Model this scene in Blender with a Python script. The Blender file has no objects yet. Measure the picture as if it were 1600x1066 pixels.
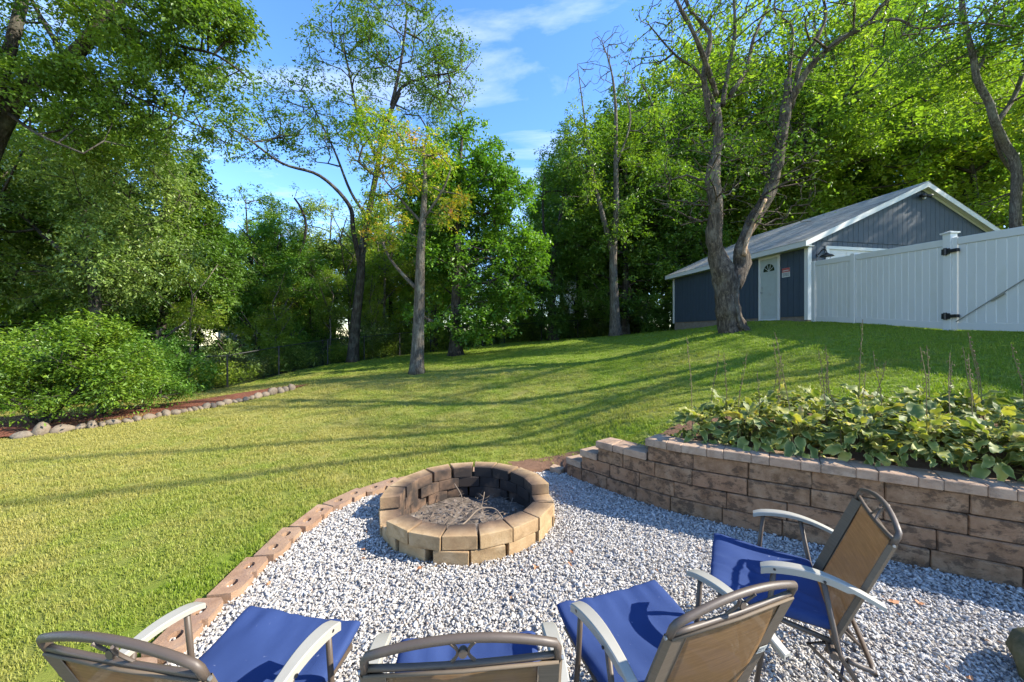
import bpy, bmesh, math, random
import numpy as np
from mathutils import Vector, Matrix, noise
from math import radians as R, sin, cos, pi, sqrt, atan2

random.seed(7); RNG = np.random.default_rng(7)
sc = bpy.context.scene
COL = sc.collection

# ------------------------------------------------------------------ camera
CAMH, FPX, HZ = 1.8, 585.0, 521.0
cam = bpy.data.cameras.new("camera"); camo = bpy.data.objects.new("camera", cam); COL.objects.link(camo)
camo.location = (0, 0, CAMH); camo.rotation_euler = (R(90), 0, 0)
cam.sensor_width = 36; cam.lens = FPX / 1600 * 36; cam.shift_y = -(533 - HZ) / 1600
cam.clip_start = 0.05; cam.clip_end = 900
sc.camera = camo

# ------------------------------------------------------------------ sun and sky
SUN_EL, SUN_AZ = 35.0, -7.0            # azimuth measured from +X towards +Y (sun stands to the right of the view)
sdir = Vector((cos(R(SUN_EL)) * cos(R(SUN_AZ)), cos(R(SUN_EL)) * sin(R(SUN_AZ)), sin(R(SUN_EL))))
sun = bpy.data.lights.new("sun", 'SUN'); suno = bpy.data.objects.new("sun", sun); COL.objects.link(suno)
sun.energy = 3.7; sun.angle = R(0.53); sun.color = (1.0, 0.93, 0.80)
suno.rotation_euler = sdir.to_track_quat('Z', 'Y').to_euler(); suno.location = (20, 0, 20)

world = bpy.data.worlds.new("World"); sc.world = world; world.use_nodes = True
wn = world.node_tree; wn.nodes.clear()
def N(nt, t, **kw):
    n = nt.nodes.new(t)
    for k, v in kw.items():
        if k == 'ins':
            for a, b in v.items(): n.inputs[a].default_value = b
        else: setattr(n, k, v)
    return n
sky = N(wn, 'ShaderNodeTexSky', sky_type='NISHITA', sun_disc=False, sun_elevation=R(SUN_EL),
        sun_rotation=R(90 - SUN_AZ), altitude=300, air_density=1.0, dust_density=0.15, ozone_density=3.2)
tc = N(wn, 'ShaderNodeTexCoord')
sep = N(wn, 'ShaderNodeSeparateXYZ'); wn.links.new(tc.outputs['Generated'], sep.inputs[0])
mz = N(wn, 'ShaderNodeMath', operation='MAXIMUM', ins={1: 0.08}); wn.links.new(sep.outputs['Z'], mz.inputs[0])
dv = N(wn, 'ShaderNodeVectorMath', operation='DIVIDE')
cz = N(wn, 'ShaderNodeCombineXYZ')
for i in range(3): wn.links.new(mz.outputs[0], cz.inputs[i])
wn.links.new(tc.outputs['Generated'], dv.inputs[0]); wn.links.new(cz.outputs[0], dv.inputs[1])
mp = N(wn, 'ShaderNodeMapping', ins={'Location': (1.4, 2.35, 0), 'Rotation': (0, 0, R(38)), 'Scale': (0.8, 2.0, 0.0)}); wn.links.new(dv.outputs[0], mp.inputs[0])
cn = N(wn, 'ShaderNodeTexNoise', ins={'Scale': 0.9, 'Detail': 9.0, 'Roughness': 0.58, 'Distortion': 0.5}); wn.links.new(mp.outputs[0], cn.inputs[0])
cr = N(wn, 'ShaderNodeValToRGB'); wn.links.new(cn.outputs[0], cr.inputs[0])
cr.color_ramp.elements[0].position = 0.51; cr.color_ramp.elements[0].color = (0, 0, 0, 1)
cr.color_ramp.elements[1].position = 0.92; cr.color_ramp.elements[1].color = (0.8, 0.8, 0.8, 1)
hsv = N(wn, 'ShaderNodeHueSaturation', ins={'Hue': 0.506, 'Saturation': 1.18, 'Value': .92}); wn.links.new(sky.outputs[0], hsv.inputs['Color'])
mx = N(wn, 'ShaderNodeMixRGB', ins={2: (4.0, 4.15, 4.5, 1)}); wn.links.new(cr.outputs[0], mx.inputs[0]); wn.links.new(hsv.outputs[0], mx.inputs[1])
bg = N(wn, 'ShaderNodeBackground', ins={'Strength': 0.15}); wn.links.new(mx.outputs[0], bg.inputs[0])
wo = N(wn, 'ShaderNodeOutputWorld'); wn.links.new(bg.outputs[0], wo.inputs[0])

vs = sc.view_settings
vs.view_transform = 'Standard'; vs.look = 'None'; vs.gamma = 1.0; vs.use_curve_mapping = False; vs.exposure = 1.78
sc.render.engine = 'CYCLES'
cy = sc.cycles
cy.max_bounces = 8; cy.diffuse_bounces = 4; cy.glossy_bounces = 3; cy.transmission_bounces = 5; cy.transparent_max_bounces = 6
cy.caustics_reflective = False; cy.caustics_refractive = False; cy.sample_clamp_indirect = 4.0
cy.use_denoising = True

def P(u, v, Y):
    """point at depth Y that stands on the sight line through photo pixel u, v"""
    return np.array([(u - 800) * Y / FPX, Y, CAMH - (v - HZ) * Y / FPX])

# ------------------------------------------------------------------ helpers
def tag(o, label=None, cat=None, group=None, kind=None):
    if label: o['label'] = label
    if cat: o['category'] = cat
    if group: o['group'] = group
    if kind: o['kind'] = kind
    return o
def link(o, parent=None):
    COL.objects.link(o)
    if parent: o.parent = parent
    return o
def empty(name, loc=(0, 0, 0), rz=0, **kw):
    o = bpy.data.objects.new(name, None); o.location = loc; o.rotation_euler = (0, 0, rz); o.empty_display_size = .1
    link(o); return tag(o, **kw)
def mesh_np(name, V, F, mat, smooth=False, attrs=None):
    V = np.asarray(V, dtype=np.float32); me = bpy.data.meshes.new(name)
    if isinstance(F, np.ndarray):
        n, k = F.shape
        me.vertices.add(len(V)); me.vertices.foreach_set('co', V.ravel())
        me.loops.add(n * k); me.loops.foreach_set('vertex_index', F.astype(np.int32).ravel())
        me.polygons.add(n); me.polygons.foreach_set('loop_start', np.arange(0, n * k, k, dtype=np.int32))
        me.polygons.foreach_set('loop_total', np.full(n, k, dtype=np.int32))
        me.update(calc_edges=True)
    else:
        me.from_pydata([tuple(map(float, v)) for v in V], [], F); me.update()
    if attrs:
        for k_, a in attrs.items():
            at = me.attributes.new(k_, 'FLOAT', 'POINT'); at.data.foreach_set('value', np.asarray(a, dtype=np.float32))
    if smooth: me.polygons.foreach_set('use_smooth', np.ones(len(me.polygons), dtype=bool))
    if mat: me.materials.append(mat)
    return me
def obj(name, me, parent=None, loc=None, rot=None, scl=None):
    o = bpy.data.objects.new(name, me); link(o, parent)
    if loc is not None: o.location = loc
    if rot is not None: o.rotation_euler = rot
    if scl is not None: o.scale = scl
    return o
class MB:
    def __init__(s): s.v = []; s.f = []
    def add(s, vs, fs):
        b = len(s.v); s.v.extend([tuple(v) for v in vs]); s.f.extend([tuple(b + i for i in f) for f in fs]); return s
    def box(s, a, b):
        x0, y0, z0 = a; x1, y1, z1 = b
        return s.add([(x0,y0,z0),(x1,y0,z0),(x1,y1,z0),(x0,y1,z0),(x0,y0,z1),(x1,y0,z1),(x1,y1,z1),(x0,y1,z1)],
                     [(0,3,2,1),(4,5,6,7),(0,1,5,4),(1,2,6,5),(2,3,7,6),(3,0,4,7)])
    def prism(s, poly, axis, a, b):
        """extrude a 2D polygon (counter-clockwise) along an axis 'x','y','z' from a to b"""
        n = len(poly)
        def pt(p, w): return {'x': (w, p[0], p[1]), 'y': (p[0], w, p[1]), 'z': (p[0], p[1], w)}[axis]
        vs_ = [pt(p, a) for p in poly] + [pt(p, b) for p in poly]
        return s.add(vs_, [tuple(range(n))[::-1], tuple(range(n, 2 * n))] + [(i, (i + 1) % n, n + (i + 1) % n, n + i) for i in range(n)])
    def tube(s, pts, rad, n=8, cap=True, wob=0.0, freq=3.0, flat=None, ridge=0.0):
        pts = [Vector(p) for p in pts]; m = len(pts)
        if not hasattr(rad, '__len__'): rad = [rad] * m
        t0 = (pts[1] - pts[0]).normalized(); up = Vector((0, 0, 1)) if abs(t0.z) < .9 else Vector((1, 0, 0))
        u = t0.cross(up).normalized(); b0 = len(s.v)
        for i, p in enumerate(pts):
            t = (pts[min(i + 1, m - 1)] - pts[max(i - 1, 0)]).normalized()
            u = (u - t * u.dot(t)).normalized(); w = t.cross(u)
            for k in range(n):
                a = 2 * pi * k / n; d = u * cos(a) + w * sin(a) * (flat or 1.0)
                r = rad[i]
                if wob: q = Vector((p + d * rad[i])); r *= 1 + wob * (noise.noise(q * freq) + (.55 * noise.noise(q * freq * 3.3) if n > 20 else 0))
                if ridge: r *= 1 + ridge * (sin(a * 5 + p.z * 1.3) * .5 + sin(a * 3 - p.z * .8) * .5)
                s.v.append(tuple(p + d * r))
        for i in range(m - 1):
            for k in range(n):
                k2 = (k + 1) % n
                s.f.append((b0 + i * n + k, b0 + i * n + k2, b0 + (i + 1) * n + k2, b0 + (i + 1) * n + k))
        if cap:
            s.f.append(tuple(b0 + k for k in range(n))[::-1]); s.f.append(tuple(b0 + (m - 1) * n + k for k in range(n)))
        return s
    def mesh(s, name, mat, smooth=False, bevel=0, seg=1):
        me = bpy.data.meshes.new(name); me.from_pydata(s.v, [], s.f); me.update()
        bm = bmesh.new(); bm.from_mesh(me); bmesh.ops.recalc_face_normals(bm, faces=bm.faces)
        if bevel: bmesh.ops.bevel(bm, geom=list(bm.edges), offset=bevel, segments=seg, profile=.6, affect='EDGES', clamp_overlap=True)
        bm.to_mesh(me); bm.free()
        if smooth:
            me.polygons.foreach_set('use_smooth', np.ones(len(me.polygons), dtype=bool))
            if smooth == 'angle':
                me.set_sharp_from_angle(angle=R(35))
        me.materials.append(mat); return me
    def build(s, name, mat, parent=None, smooth=False, bevel=0, seg=1, **kw):
        return obj(name, s.mesh(name, mat, smooth, bevel, seg), parent, **kw)
def smooth_path(pts, k=4):
    """Catmull-Rom through pts"""
    pts = [Vector(p) for p in pts]; out = []
    for i in range(len(pts) - 1):
        p0 = pts[max(i - 1, 0)]; p1 = pts[i]; p2 = pts[i + 1]; p3 = pts[min(i + 2, len(pts) - 1)]
        for j in range(k):
            t = j / k
            out.append(0.5 * ((2 * p1) + (p2 - p0) * t + (2 * p0 - 5 * p1 + 4 * p2 - p3) * t * t + (3 * p1 - p0 - 3 * p2 + p3) * t ** 3))
    out.append(pts[-1]); return out

# ------------------------------------------------------------------ materials
def new_mat(name):
    m = bpy.data.materials.new(name); m.use_nodes = True; nt = m.node_tree; nt.nodes.clear()
    out = N(nt, 'ShaderNodeOutputMaterial'); return m, nt, out
def L(nt, a, b): nt.links.new(a, b)
def ramp(nt, src, stops):
    r = N(nt, 'ShaderNodeValToRGB'); L(nt, src, r.inputs[0]); e = r.color_ramp.elements
    while len(e) > 1: e.remove(e[-1])
    e[0].position = stops[0][0]; e[0].color = (*stops[0][1], 1)
    for p, c in stops[1:]:
        k = e.new(p); k.color = (*c, 1)
    return r.outputs[0]
def coord(nt, kind='Object', scale=(1, 1, 1), per_object=False):
    if kind == 'World':
        g = N(nt, 'ShaderNodeNewGeometry'); src = g.outputs['Position']
    else:
        t = N(nt, 'ShaderNodeTexCoord'); src = t.outputs[kind]
    if per_object:
        oi = N(nt, 'ShaderNodeObjectInfo'); ml = N(nt, 'ShaderNodeMath', operation='MULTIPLY', ins={1: 57.0}); L(nt, oi.outputs['Random'], ml.inputs[0])
        ad = N(nt, 'ShaderNodeVectorMath', operation='ADD'); L(nt, src, ad.inputs[0]); L(nt, ml.outputs[0], ad.inputs[1]); src = ad.outputs[0]
    m = N(nt, 'ShaderNodeMapping', ins={'Scale': scale}); L(nt, src, m.inputs[0]); return m.outputs[0]
def noise_t(nt, co, scale, detail=4, rough=.55, dist=0.0):
    n = N(nt, 'ShaderNodeTexNoise', ins={'Scale': scale, 'Detail': detail, 'Roughness': rough, 'Distortion': dist}); L(nt, co, n.inputs['Vector']); return n.outputs[0]
def mixc(nt, f, a, b, mode='MIX'):
    m = N(nt, 'ShaderNodeMixRGB', blend_type=mode)
    for i, x in ((0, f), (1, a), (2, b)):
        if hasattr(x, 'links') or hasattr(x, 'is_linked'): L(nt, x, m.inputs[i])
        else: m.inputs[i].default_value = x if i == 0 else (*x, 1)
    return m.outputs[0]
def mth(nt, op, a, b=0.0, c=None):
    m = N(nt, 'ShaderNodeMath', operation=op)
    for i, x in enumerate((a, b) if c is None else (a, b, c)):
        if hasattr(x, 'is_linked'): L(nt, x, m.inputs[i])
        else: m.inputs[i].default_value = x
    return m.outputs[0]
def pbsdf(nt, out, col, rough=.7, bump=None, bstr=.3, bdist=.01, metal=0, spec=.5):
    b = N(nt, 'ShaderNodeBsdfPrincipled'); b.inputs['Metallic'].default_value = metal; b.inputs['Specular IOR Level'].default_value = spec
    if hasattr(col, 'is_linked'): L(nt, col, b.inputs['Base Color'])
    else: b.inputs['Base Color'].default_value = (*col, 1)
    if hasattr(rough, 'is_linked'): L(nt, rough, b.inputs['Roughness'])
    else: b.inputs['Roughness'].default_value = rough
    if bump is not None:
        bp = N(nt, 'ShaderNodeBump', ins={'Strength': bstr, 'Distance': bdist}); L(nt, bump, bp.inputs['Height']); L(nt, bp.outputs[0], b.inputs['Normal'])
    if out: L(nt, b.outputs[0], out.inputs[0])
    return b
KA = .80
def simple(name, col, rough=.6, var=.12, scale=6, bstr=.15, bdist=.003, metal=0, bscale=60, dirt=None, dirt_amt=.5, spec=.5):
    m, nt, out = new_mat(name); co = coord(nt, 'Object', per_object=True); col = tuple(x * KA for x in col)
    n = noise_t(nt, co, scale, 5)
    c = mixc(nt, n, tuple(x * (1 - var) for x in col), tuple(min(1, x * (1 + var)) for x in col))
    if dirt:
        d = noise_t(nt, co, scale * .45, 8, .7)
        f = ramp(nt, d, [(.50, (0, 0, 0)), (.68, (dirt_amt,) * 3)])
        c = mixc(nt, f, c, dirt)
    pbsdf(nt, out, c, rough, noise_t(nt, co, bscale, 4), bstr, bdist, metal, spec); return m
def leaf_mat(name, stops, trans=.45, nscale=.35, objvar=.25, rough=.45, tr_tint=(1.25, 1.35, .45), edge=False):
    stops = [(p, tuple(min(.6, x * k) for x, k in zip(c, (1.95, 1.88, 1.3)))) for p, c in stops] if not edge else stops
    """stops: colour ramp over a mixture of per-leaf value, large scale noise and per-tree value"""
    m, nt, out = new_mat(name)
    at = N(nt, 'ShaderNodeAttribute', attribute_name='rnd'); co = coord(nt, 'World')
    n = noise_t(nt, co, nscale, 3, .6); oi = N(nt, 'ShaderNodeObjectInfo')
    a = mth(nt, 'MULTIPLY', at.outputs['Fac'], .42); b = mth(nt, 'MULTIPLY', mth(nt, 'SUBTRACT', n, .5), 1.5)
    c = mth(nt, 'MULTIPLY', mth(nt, 'SUBTRACT', oi.outputs['Random'], .5), objvar)
    v = mth(nt, 'ADD', mth(nt, 'ADD', a, b), mth(nt, 'ADD', c, .28))
    col = ramp(nt, v, stops)
    if edge:
        ea = N(nt, 'ShaderNodeAttribute', attribute_name='edge'); col = mixc(nt, mth(nt, 'MULTIPLY', ea.outputs['Fac'], .75), col, (.42, .40, .14))
    pb = pbsdf(nt, None, col, rough, spec=.45)
    tcol = mixc(nt, 1.0, col, tr_tint, 'MULTIPLY')
    tr = N(nt, 'ShaderNodeBsdfTranslucent'); L(nt, tcol, tr.inputs[0])
    mxs = N(nt, 'ShaderNodeMixShader', ins={0: trans}); L(nt, pb.outputs[0], mxs.inputs[1]); L(nt, tr.outputs[0], mxs.inputs[2])
    L(nt, mxs.outputs[0], out.inputs[0]); return m
def bark_mat(name, c1, c2, lichen=(.25, .26, .2), vs_=1.0, lam=.35):
    m, nt, out = new_mat(name); co = coord(nt, 'World', (1, 1, .22))
    n1 = noise_t(nt, co, 14 * vs_, 8, .7, .6); n2 = noise_t(nt, coord(nt, 'World'), 2.2, 5, .6)
    c = ramp(nt, n1, [(.34, tuple(x * .35 for x in c1)), (.5, c1), (.68, c2)])
    f = ramp(nt, n2, [(.5, (0, 0, 0)), (.66, (lam,) * 3)])
    c = mixc(nt, f, c, lichen)
    pbsdf(nt, out, c, .9, n1, 1.0, .06, spec=.2); return m

G = lambda r, g, b: (r, g, b)
M = {}
M['bark_grey'] = bark_mat('bark_grey', (.08, .065, .05), (.19, .16, .13))
M['bark_dark'] = bark_mat('bark_dark', (.045, .037, .029), (.12, .10, .08), lam=.25)
M['bark_pale'] = bark_mat('bark_pale', (.10, .083, .064), (.23, .20, .16), vs_=1.4)
M['bark_gnarled'] = bark_mat('bark_gnarled', (.075, .058, .043), (.21, .165, .12), lichen=(.25, .22, .175), vs_=1.3, lam=.45)
M['deadwood'] = bark_mat('deadwood', (.34, .22, .13), (.58, .44, .31), lichen=(.3, .2, .12))
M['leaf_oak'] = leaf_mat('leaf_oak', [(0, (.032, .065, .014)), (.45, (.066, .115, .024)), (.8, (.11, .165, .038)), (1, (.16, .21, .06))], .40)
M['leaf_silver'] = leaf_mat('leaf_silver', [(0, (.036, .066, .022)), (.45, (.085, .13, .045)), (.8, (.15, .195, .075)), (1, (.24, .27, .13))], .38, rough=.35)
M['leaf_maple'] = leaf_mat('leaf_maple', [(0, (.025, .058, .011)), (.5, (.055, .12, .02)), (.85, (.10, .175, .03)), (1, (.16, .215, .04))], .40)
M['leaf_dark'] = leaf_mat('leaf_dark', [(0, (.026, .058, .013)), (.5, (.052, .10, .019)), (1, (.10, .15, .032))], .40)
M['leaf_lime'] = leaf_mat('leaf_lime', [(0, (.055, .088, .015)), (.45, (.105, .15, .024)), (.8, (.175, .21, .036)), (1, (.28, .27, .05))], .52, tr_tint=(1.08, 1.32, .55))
M['leaf_wood'] = leaf_mat('leaf_wood', [(0, (.03, .066, .014)), (.45, (.062, .115, .022)), (.8, (.11, .165, .028)), (1, (.19, .22, .036))], .45)
M['leaf_shrub'] = leaf_mat('leaf_shrub', [(0, (.026, .056, .008)), (.4, (.062, .112, .014)), (.8, (.11, .16, .02)), (1, (.19, .215, .03))], .40, nscale=1.4)
M['leaf_autumn'] = leaf_mat('leaf_autumn', [(0, (.05, .11, .015)), (.50, (.10, .17, .02)), (.66, (.20, .21, .03)), (.84, (.36, .18, .035)), (1, (.36, .11, .035))], .40, nscale=.9)
M['leaf_hosta'] = leaf_mat('leaf_hosta', [(0, (.055, .090, .016)), (.34, (.10, .145, .026)), (.56, (.18, .21, .04)), (.72, (.36, .33, .06)), (.88, (.46, .34, .09)), (1, (.34, .20, .08))], .30, nscale=2.6, rough=.6, edge=True)

def grass_colour(nt):
    co = coord(nt, 'World')
    a = noise_t(nt, co, .55, 5, .62, .4); b = noise_t(nt, co, 3.2, 5, .65); c = noise_t(nt, co, 26, 3, .6)
    green = mixc(nt, c, (.125, .195, .014), (.25, .325, .034))
    dry = mixc(nt, c, (.29, .255, .055), (.45, .38, .13))
    sp = N(nt, 'ShaderNodeSeparateXYZ'); L(nt, co, sp.inputs[0])
    # the lawn is drier on its low, far-left side
    g = mth(nt, 'MULTIPLY_ADD', sp.outputs[0], -.026, .0); yy = mth(nt, 'SUBTRACT', sp.outputs[1], 7.5); g2 = mth(nt, 'MULTIPLY_ADD', mth(nt, 'MULTIPLY', yy, yy), -.0042, .09)
    f = mth(nt, 'ADD', mth(nt, 'ADD', mth(nt, 'MULTIPLY', a, .75), mth(nt, 'MULTIPLY', b, .45)), mth(nt, 'ADD', g, g2))
    fr = ramp(nt, f, [(.54, (0, 0, 0)), (.84, (.85, .85, .85))])
    return mixc(nt, fr, green, dry), c
m, nt, out = new_mat('lawn_turf'); gc, fine = grass_colour(nt)
soil = N(nt, 'ShaderNodeAttribute', attribute_name='soil')
co = coord(nt, 'World'); dirt = mixc(nt, noise_t(nt, co, 30, 5, .7), (.09, .05, .03), (.26, .15, .095))
sn = mth(nt, 'ADD', soil.outputs['Fac'], mth(nt, 'MULTIPLY', mth(nt, 'SUBTRACT', noise_t(nt, co, 9, 4), .5), .9))
sr = ramp(nt, sn, [(.42, (0, 0, 0)), (.56, (1, 1, 1))])
c2 = mixc(nt, sr, mixc(nt, .35, gc, (.05, .07, .012)), dirt)
pbsdf(nt, out, c2, .95, noise_t(nt, co, 45, 6, .8), .8, .03, spec=.15); M['turf'] = m
m, nt, out = new_mat('grass_blade'); gc, fine = grass_colour(nt)
at = N(nt, 'ShaderNodeAttribute', attribute_name='rnd')
gc2 = mixc(nt, ramp(nt, at.outputs['Fac'], [(0, (.0, .0, .0)), (.8, (0, 0, 0)), (1, (.35, .35, .35))]), gc, (.42, .36, .15))
pb = pbsdf(nt, None, gc2, .5, spec=.3); tr = N(nt, 'ShaderNodeBsdfTranslucent'); L(nt, mixc(nt, 1.0, gc2, (1.2, 1.35, .5), 'MULTIPLY'), tr.inputs[0])
ms = N(nt, 'ShaderNodeMixShader', ins={0: .35}); L(nt, pb.outputs[0], ms.inputs[1]); L(nt, tr.outputs[0], ms.inputs[2]); L(nt, ms.outputs[0], out.inputs[0]); M['grass'] = m

m, nt, out = new_mat('woodland_floor'); co = coord(nt, 'World')
c = ramp(nt, noise_t(nt, co, 2.2, 7, .7), [(.3, (.02, .035, .010)), (.5, (.045, .07, .016)), (.7, (.085, .075, .035))])
pbsdf(nt, out, c, .95, noise_t(nt, co, 12, 6, .8), 1, .1, spec=.1); M['woodfloor'] = m
m, nt, out = new_mat('mulch'); co = coord(nt, 'World', (1, 1, 1))
c = ramp(nt, noise_t(nt, co, 38, 5, .8), [(.32, (.04, .018, .012)), (.5, (.20, .075, .045)), (.7, (.40, .17, .11))])
pbsdf(nt, out, c, .95, noise_t(nt, co, 50, 4, .8), 1, .03, spec=.1); M['mulch'] = m
m, nt, out = new_mat('gravel_bed'); co = coord(nt, 'World')
v = N(nt, 'ShaderNodeTexVoronoi', ins={'Scale': 38.0}); L(nt, co, v.inputs['Vector'])
c = ramp(nt, v.outputs['Distance'], [(.2, (.42, .40, .37)), (.55, (.32, .30, .28)), (.8, (.18, .165, .15))])
pbsdf(nt, out, c, .9, v.outputs['Distance'], -1.0, .02, spec=.2); M['gravelbed'] = m
m, nt, out = new_mat('white_marble_chip'); oi = N(nt, 'ShaderNodeObjectInfo'); co = coord(nt, 'Object')
c = ramp(nt, oi.outputs['Random'], [(0, (.24, .215, .19)), (.08, (.33, .305, .275)), (.3, (.42, .395, .36)), (.7, (.49, .465, .425)), (.95, (.55, .525, .485)), (1, (.36, .27, .20))])
c = mixc(nt, noise_t(nt, co, 1.4, 4), mixc(nt, 1.0, c, (.85, .84, .83), 'MULTIPLY'), c)
pbsdf(nt, out, c, .7, spec=.3); M['pebble'] = m

def stone_mat(name, cols, stain, stain_amt=.75, scale=7, sstops=(.50, .60), bdist=.008, speck=.3, soot=False, zst=True):
    cols = [tuple(x * KA for x in c) for c in cols]
    m, nt, out = new_mat(name); co = coord(nt, 'Object', per_object=True); oi = N(nt, 'ShaderNodeObjectInfo')
    n = noise_t(nt, co, scale, 6, .65); base = ramp(nt, n, [(.32, cols[0]), (.52, cols[1]), (.72, cols[2])])
    base = mixc(nt, mth(nt, 'MULTIPLY', oi.outputs['Random'], .55), base, cols[3])
    st = noise_t(nt, coord(nt, 'Object', (1, 1, 1.5), True), scale * .8, 9, .72, .3)
    f = ramp(nt, st, [(sstops[0], (0, 0, 0)), (sstops[1], (stain_amt,) * 3)])
    c = mixc(nt, f, base, stain)
    sp = noise_t(nt, co, 160, 3, .8); c = mixc(nt, ramp(nt, sp, [(.60, (0, 0, 0)), (.72, (speck,) * 3)]), c, tuple(min(1, x * 1.7) for x in cols[2]))
    if soot:
        at = N(nt, 'ShaderNodeAttribute', attribute_name='inner'); big = noise_t(nt, coord(nt, 'World'), 2.4, 4, .6)
        f = mth(nt, 'MULTIPLY', at.outputs['Fac'], 1.0); f = mth(nt, 'MULTIPLY', f, ramp(nt, big, [(.34, (.2, .2, .2)), (.52, (.95, .95, .95))]))
        c = mixc(nt, mth(nt, 'MULTIPLY', at.outputs['Fac'], .75), c, (.19, .11, .075)); c = mixc(nt, f, c, (.028, .024, .022))
    pbsdf(nt, out, c, .9, noise_t(nt, co, 70, 7, .8), .8, bdist, spec=.2); return m
M['wallblock'] = stone_mat('retaining_wall_block', [(.185, .105, .055), (.33, .20, .115), (.43, .29, .18), (.38, .20, .11)], (.070, .045, .030), .78, sstops=(.50, .58), bdist=.016, scale=10)
M['capblock'] = stone_mat('wall_cap', [(.30, .20, .13), (.43, .31, .215), (.52, .40, .29), (.46, .29, .19)], (.14, .10, .075), .5)
M['edgeblock'] = stone_mat('edging_block', [(.28, .155, .09), (.40, .24, .145), (.49, .33, .215), (.34, .24, .16)], (.20, .13, .10), .5)
M['pitblock'] = stone_mat('fire_pit_block', [(.35, .225, .115), (.49, .34, .18), (.58, .43, .26), (.42, .27, .145)], (.19, .125, .065), .6, sstops=(.50, .64), soot=True)
M['boulder'] = stone_mat('garden_stone', [(.15, .12, .085), (.24, .195, .145), (.32, .275, .21), (.22, .16, .11)], (.16, .13, .10), .5)
M['mossy'] = stone_mat('mossy_stone', [(.09, .10, .05), (.15, .15, .08), (.24, .22, .15), (.12, .12, .07)], (.05, .06, .03), .5)
M['concrete'] = stone_mat('foundation_concrete', [(.18, .15, .12), (.25, .21, .17), (.32, .28, .23), (.22, .18, .14)], (.12, .09, .07), .5)

M['siding'] = simple('blue_grey_siding', (.042, .060, .085), .62, .18, 5, .35, .004, bscale=40)
M['trim'] = simple('white_trim_paint', (.66, .65, .62), .5, .06, 3, .05)
M['vinyl'] = simple('white_vinyl', (.66, .65, .61), .38, .05, 1.3, .03, dirt=(.46, .45, .38), dirt_amt=.45)
M['groove'] = simple('vinyl_joint_strip', (.85, .84, .80), .4, .04)  # strip seen in the board joints, paler than the board vinyl
M['doorpaint'] = simple('weathered_door_paint', (.42, .455, .43), .55, .10, 6, .15, dirt=(.30, .28, .24), dirt_amt=.45)
M['garagedoor'] = simple('cream_garage_door', (.60, .58, .54), .5, .05)
M['blackmetal'] = simple('black_metal', (.012, .012, .014), .4, .2)
M['steel'] = simple('galvanised_steel', (.42, .42, .42), .4, .15, metal=.7)
M['bracewire'] = simple('gate_brace_cable', (.28, .27, .22), .6, .2)
m, nt, out = new_mat('dark_glass'); pbsdf(nt, out, (.02, .03, .03), .08, spec=.8); M['glass'] = m
M['signred'] = simple('sign_red', (.42, .07, .06), .5, .1); M['signwhite'] = simple('sign_white', (.62, .62, .60), .5, .05); M['signink'] = simple('sign_ink', (.12, .12, .13), .6, .1)
m, nt, out = new_mat('asphalt_shingle'); co = coord(nt, 'Object')
bt = N(nt, 'ShaderNodeTexBrick', offset=.5, ins={'Color1': (.25, .235, .21, 1), 'Color2': (.40, .38, .34, 1), 'Mortar': (.10, .10, .10, 1), 'Scale': 1.0, 'Mortar Size': .006, 'Brick Width': .32, 'Row Height': .14, 'Bias': 0.0})
sw = N(nt, 'ShaderNodeSeparateXYZ'); L(nt, co, sw.inputs[0]); cb = N(nt, 'ShaderNodeCombineXYZ'); L(nt, sw.outputs[1], cb.inputs[0]); L(nt, mth(nt, 'MULTIPLY', sw.outputs[0], 1.1), cb.inputs[1]); L(nt, cb.outputs[0], bt.inputs['Vector'])
c = mixc(nt, ramp(nt, noise_t(nt, co, 1.2, 6, .7), [(.4, (0, 0, 0)), (.7, (.6, .6, .6))]), bt.outputs['Color'], (.50, .47, .40))
pbsdf(nt, out, c, .9, noise_t(nt, co, 120, 3), .5, .006, spec=.2); M['shingle'] = m

# chair materials
M['tube'] = simple('bronze_tube', (.10, .073, .053), .5, .2, 8, .1, metal=.0)
M['armplastic'] = simple('weathered_grey_arm', (.38, .36, .30), .5, .08, 7, .1, dirt=(.33, .32, .28), dirt_amt=.4)
m, nt, out = new_mat('brown_sling_fabric'); co = coord(nt, 'Object')
w1 = N(nt, 'ShaderNodeTexWave', bands_direction='Z', ins={'Scale': 95.0, 'Distortion': .4, 'Detail': 1.0}); L(nt, co, w1.inputs['Vector'])
w2 = N(nt, 'ShaderNodeTexWave', bands_direction='X', ins={'Scale': 95.0, 'Distortion': .4, 'Detail': 1.0}); L(nt, co, w2.inputs['Vector'])
ln = noise_t(nt, coord(nt, 'Object', (1.2, 1.2, 26)), 5, 5, .7)
c = mixc(nt, ln, (.12, .060, .024), (.46, .275, .115)); c = mixc(nt, mth(nt, 'MULTIPLY', w2.outputs[0], .35), c, (.10, .062, .035))
fade = ramp(nt, noise_t(nt, co, 5, 6, .7), [(.55, (0, 0, 0)), (.75, (.35, .35, .35))]); c = mixc(nt, fade, c, (.52, .40, .27))
pb = pbsdf(nt, None, c, .7, mth(nt, 'ADD', w1.outputs[0], w2.outputs[0]), .5, .001, spec=.25)
trn = N(nt, 'ShaderNodeBsdfTranslucent'); L(nt, c, trn.inputs[0]); ms = N(nt, 'ShaderNodeMixShader', ins={0: .32}); L(nt, pb.outputs[0], ms.inputs[1]); L(nt, trn.outputs[0], ms.inputs[2])
tp = N(nt, 'ShaderNodeBsdfTransparent'); ms2 = N(nt, 'ShaderNodeMixShader', ins={0: .20}); L(nt, ms.outputs[0], ms2.inputs[1]); L(nt, tp.outputs[0], ms2.inputs[2]); L(nt, ms2.outputs[0], out.inputs[0]); M['sling'] = m
m, nt, out = new_mat('brown_sling_hem'); co = coord(nt, 'Object')
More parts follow.
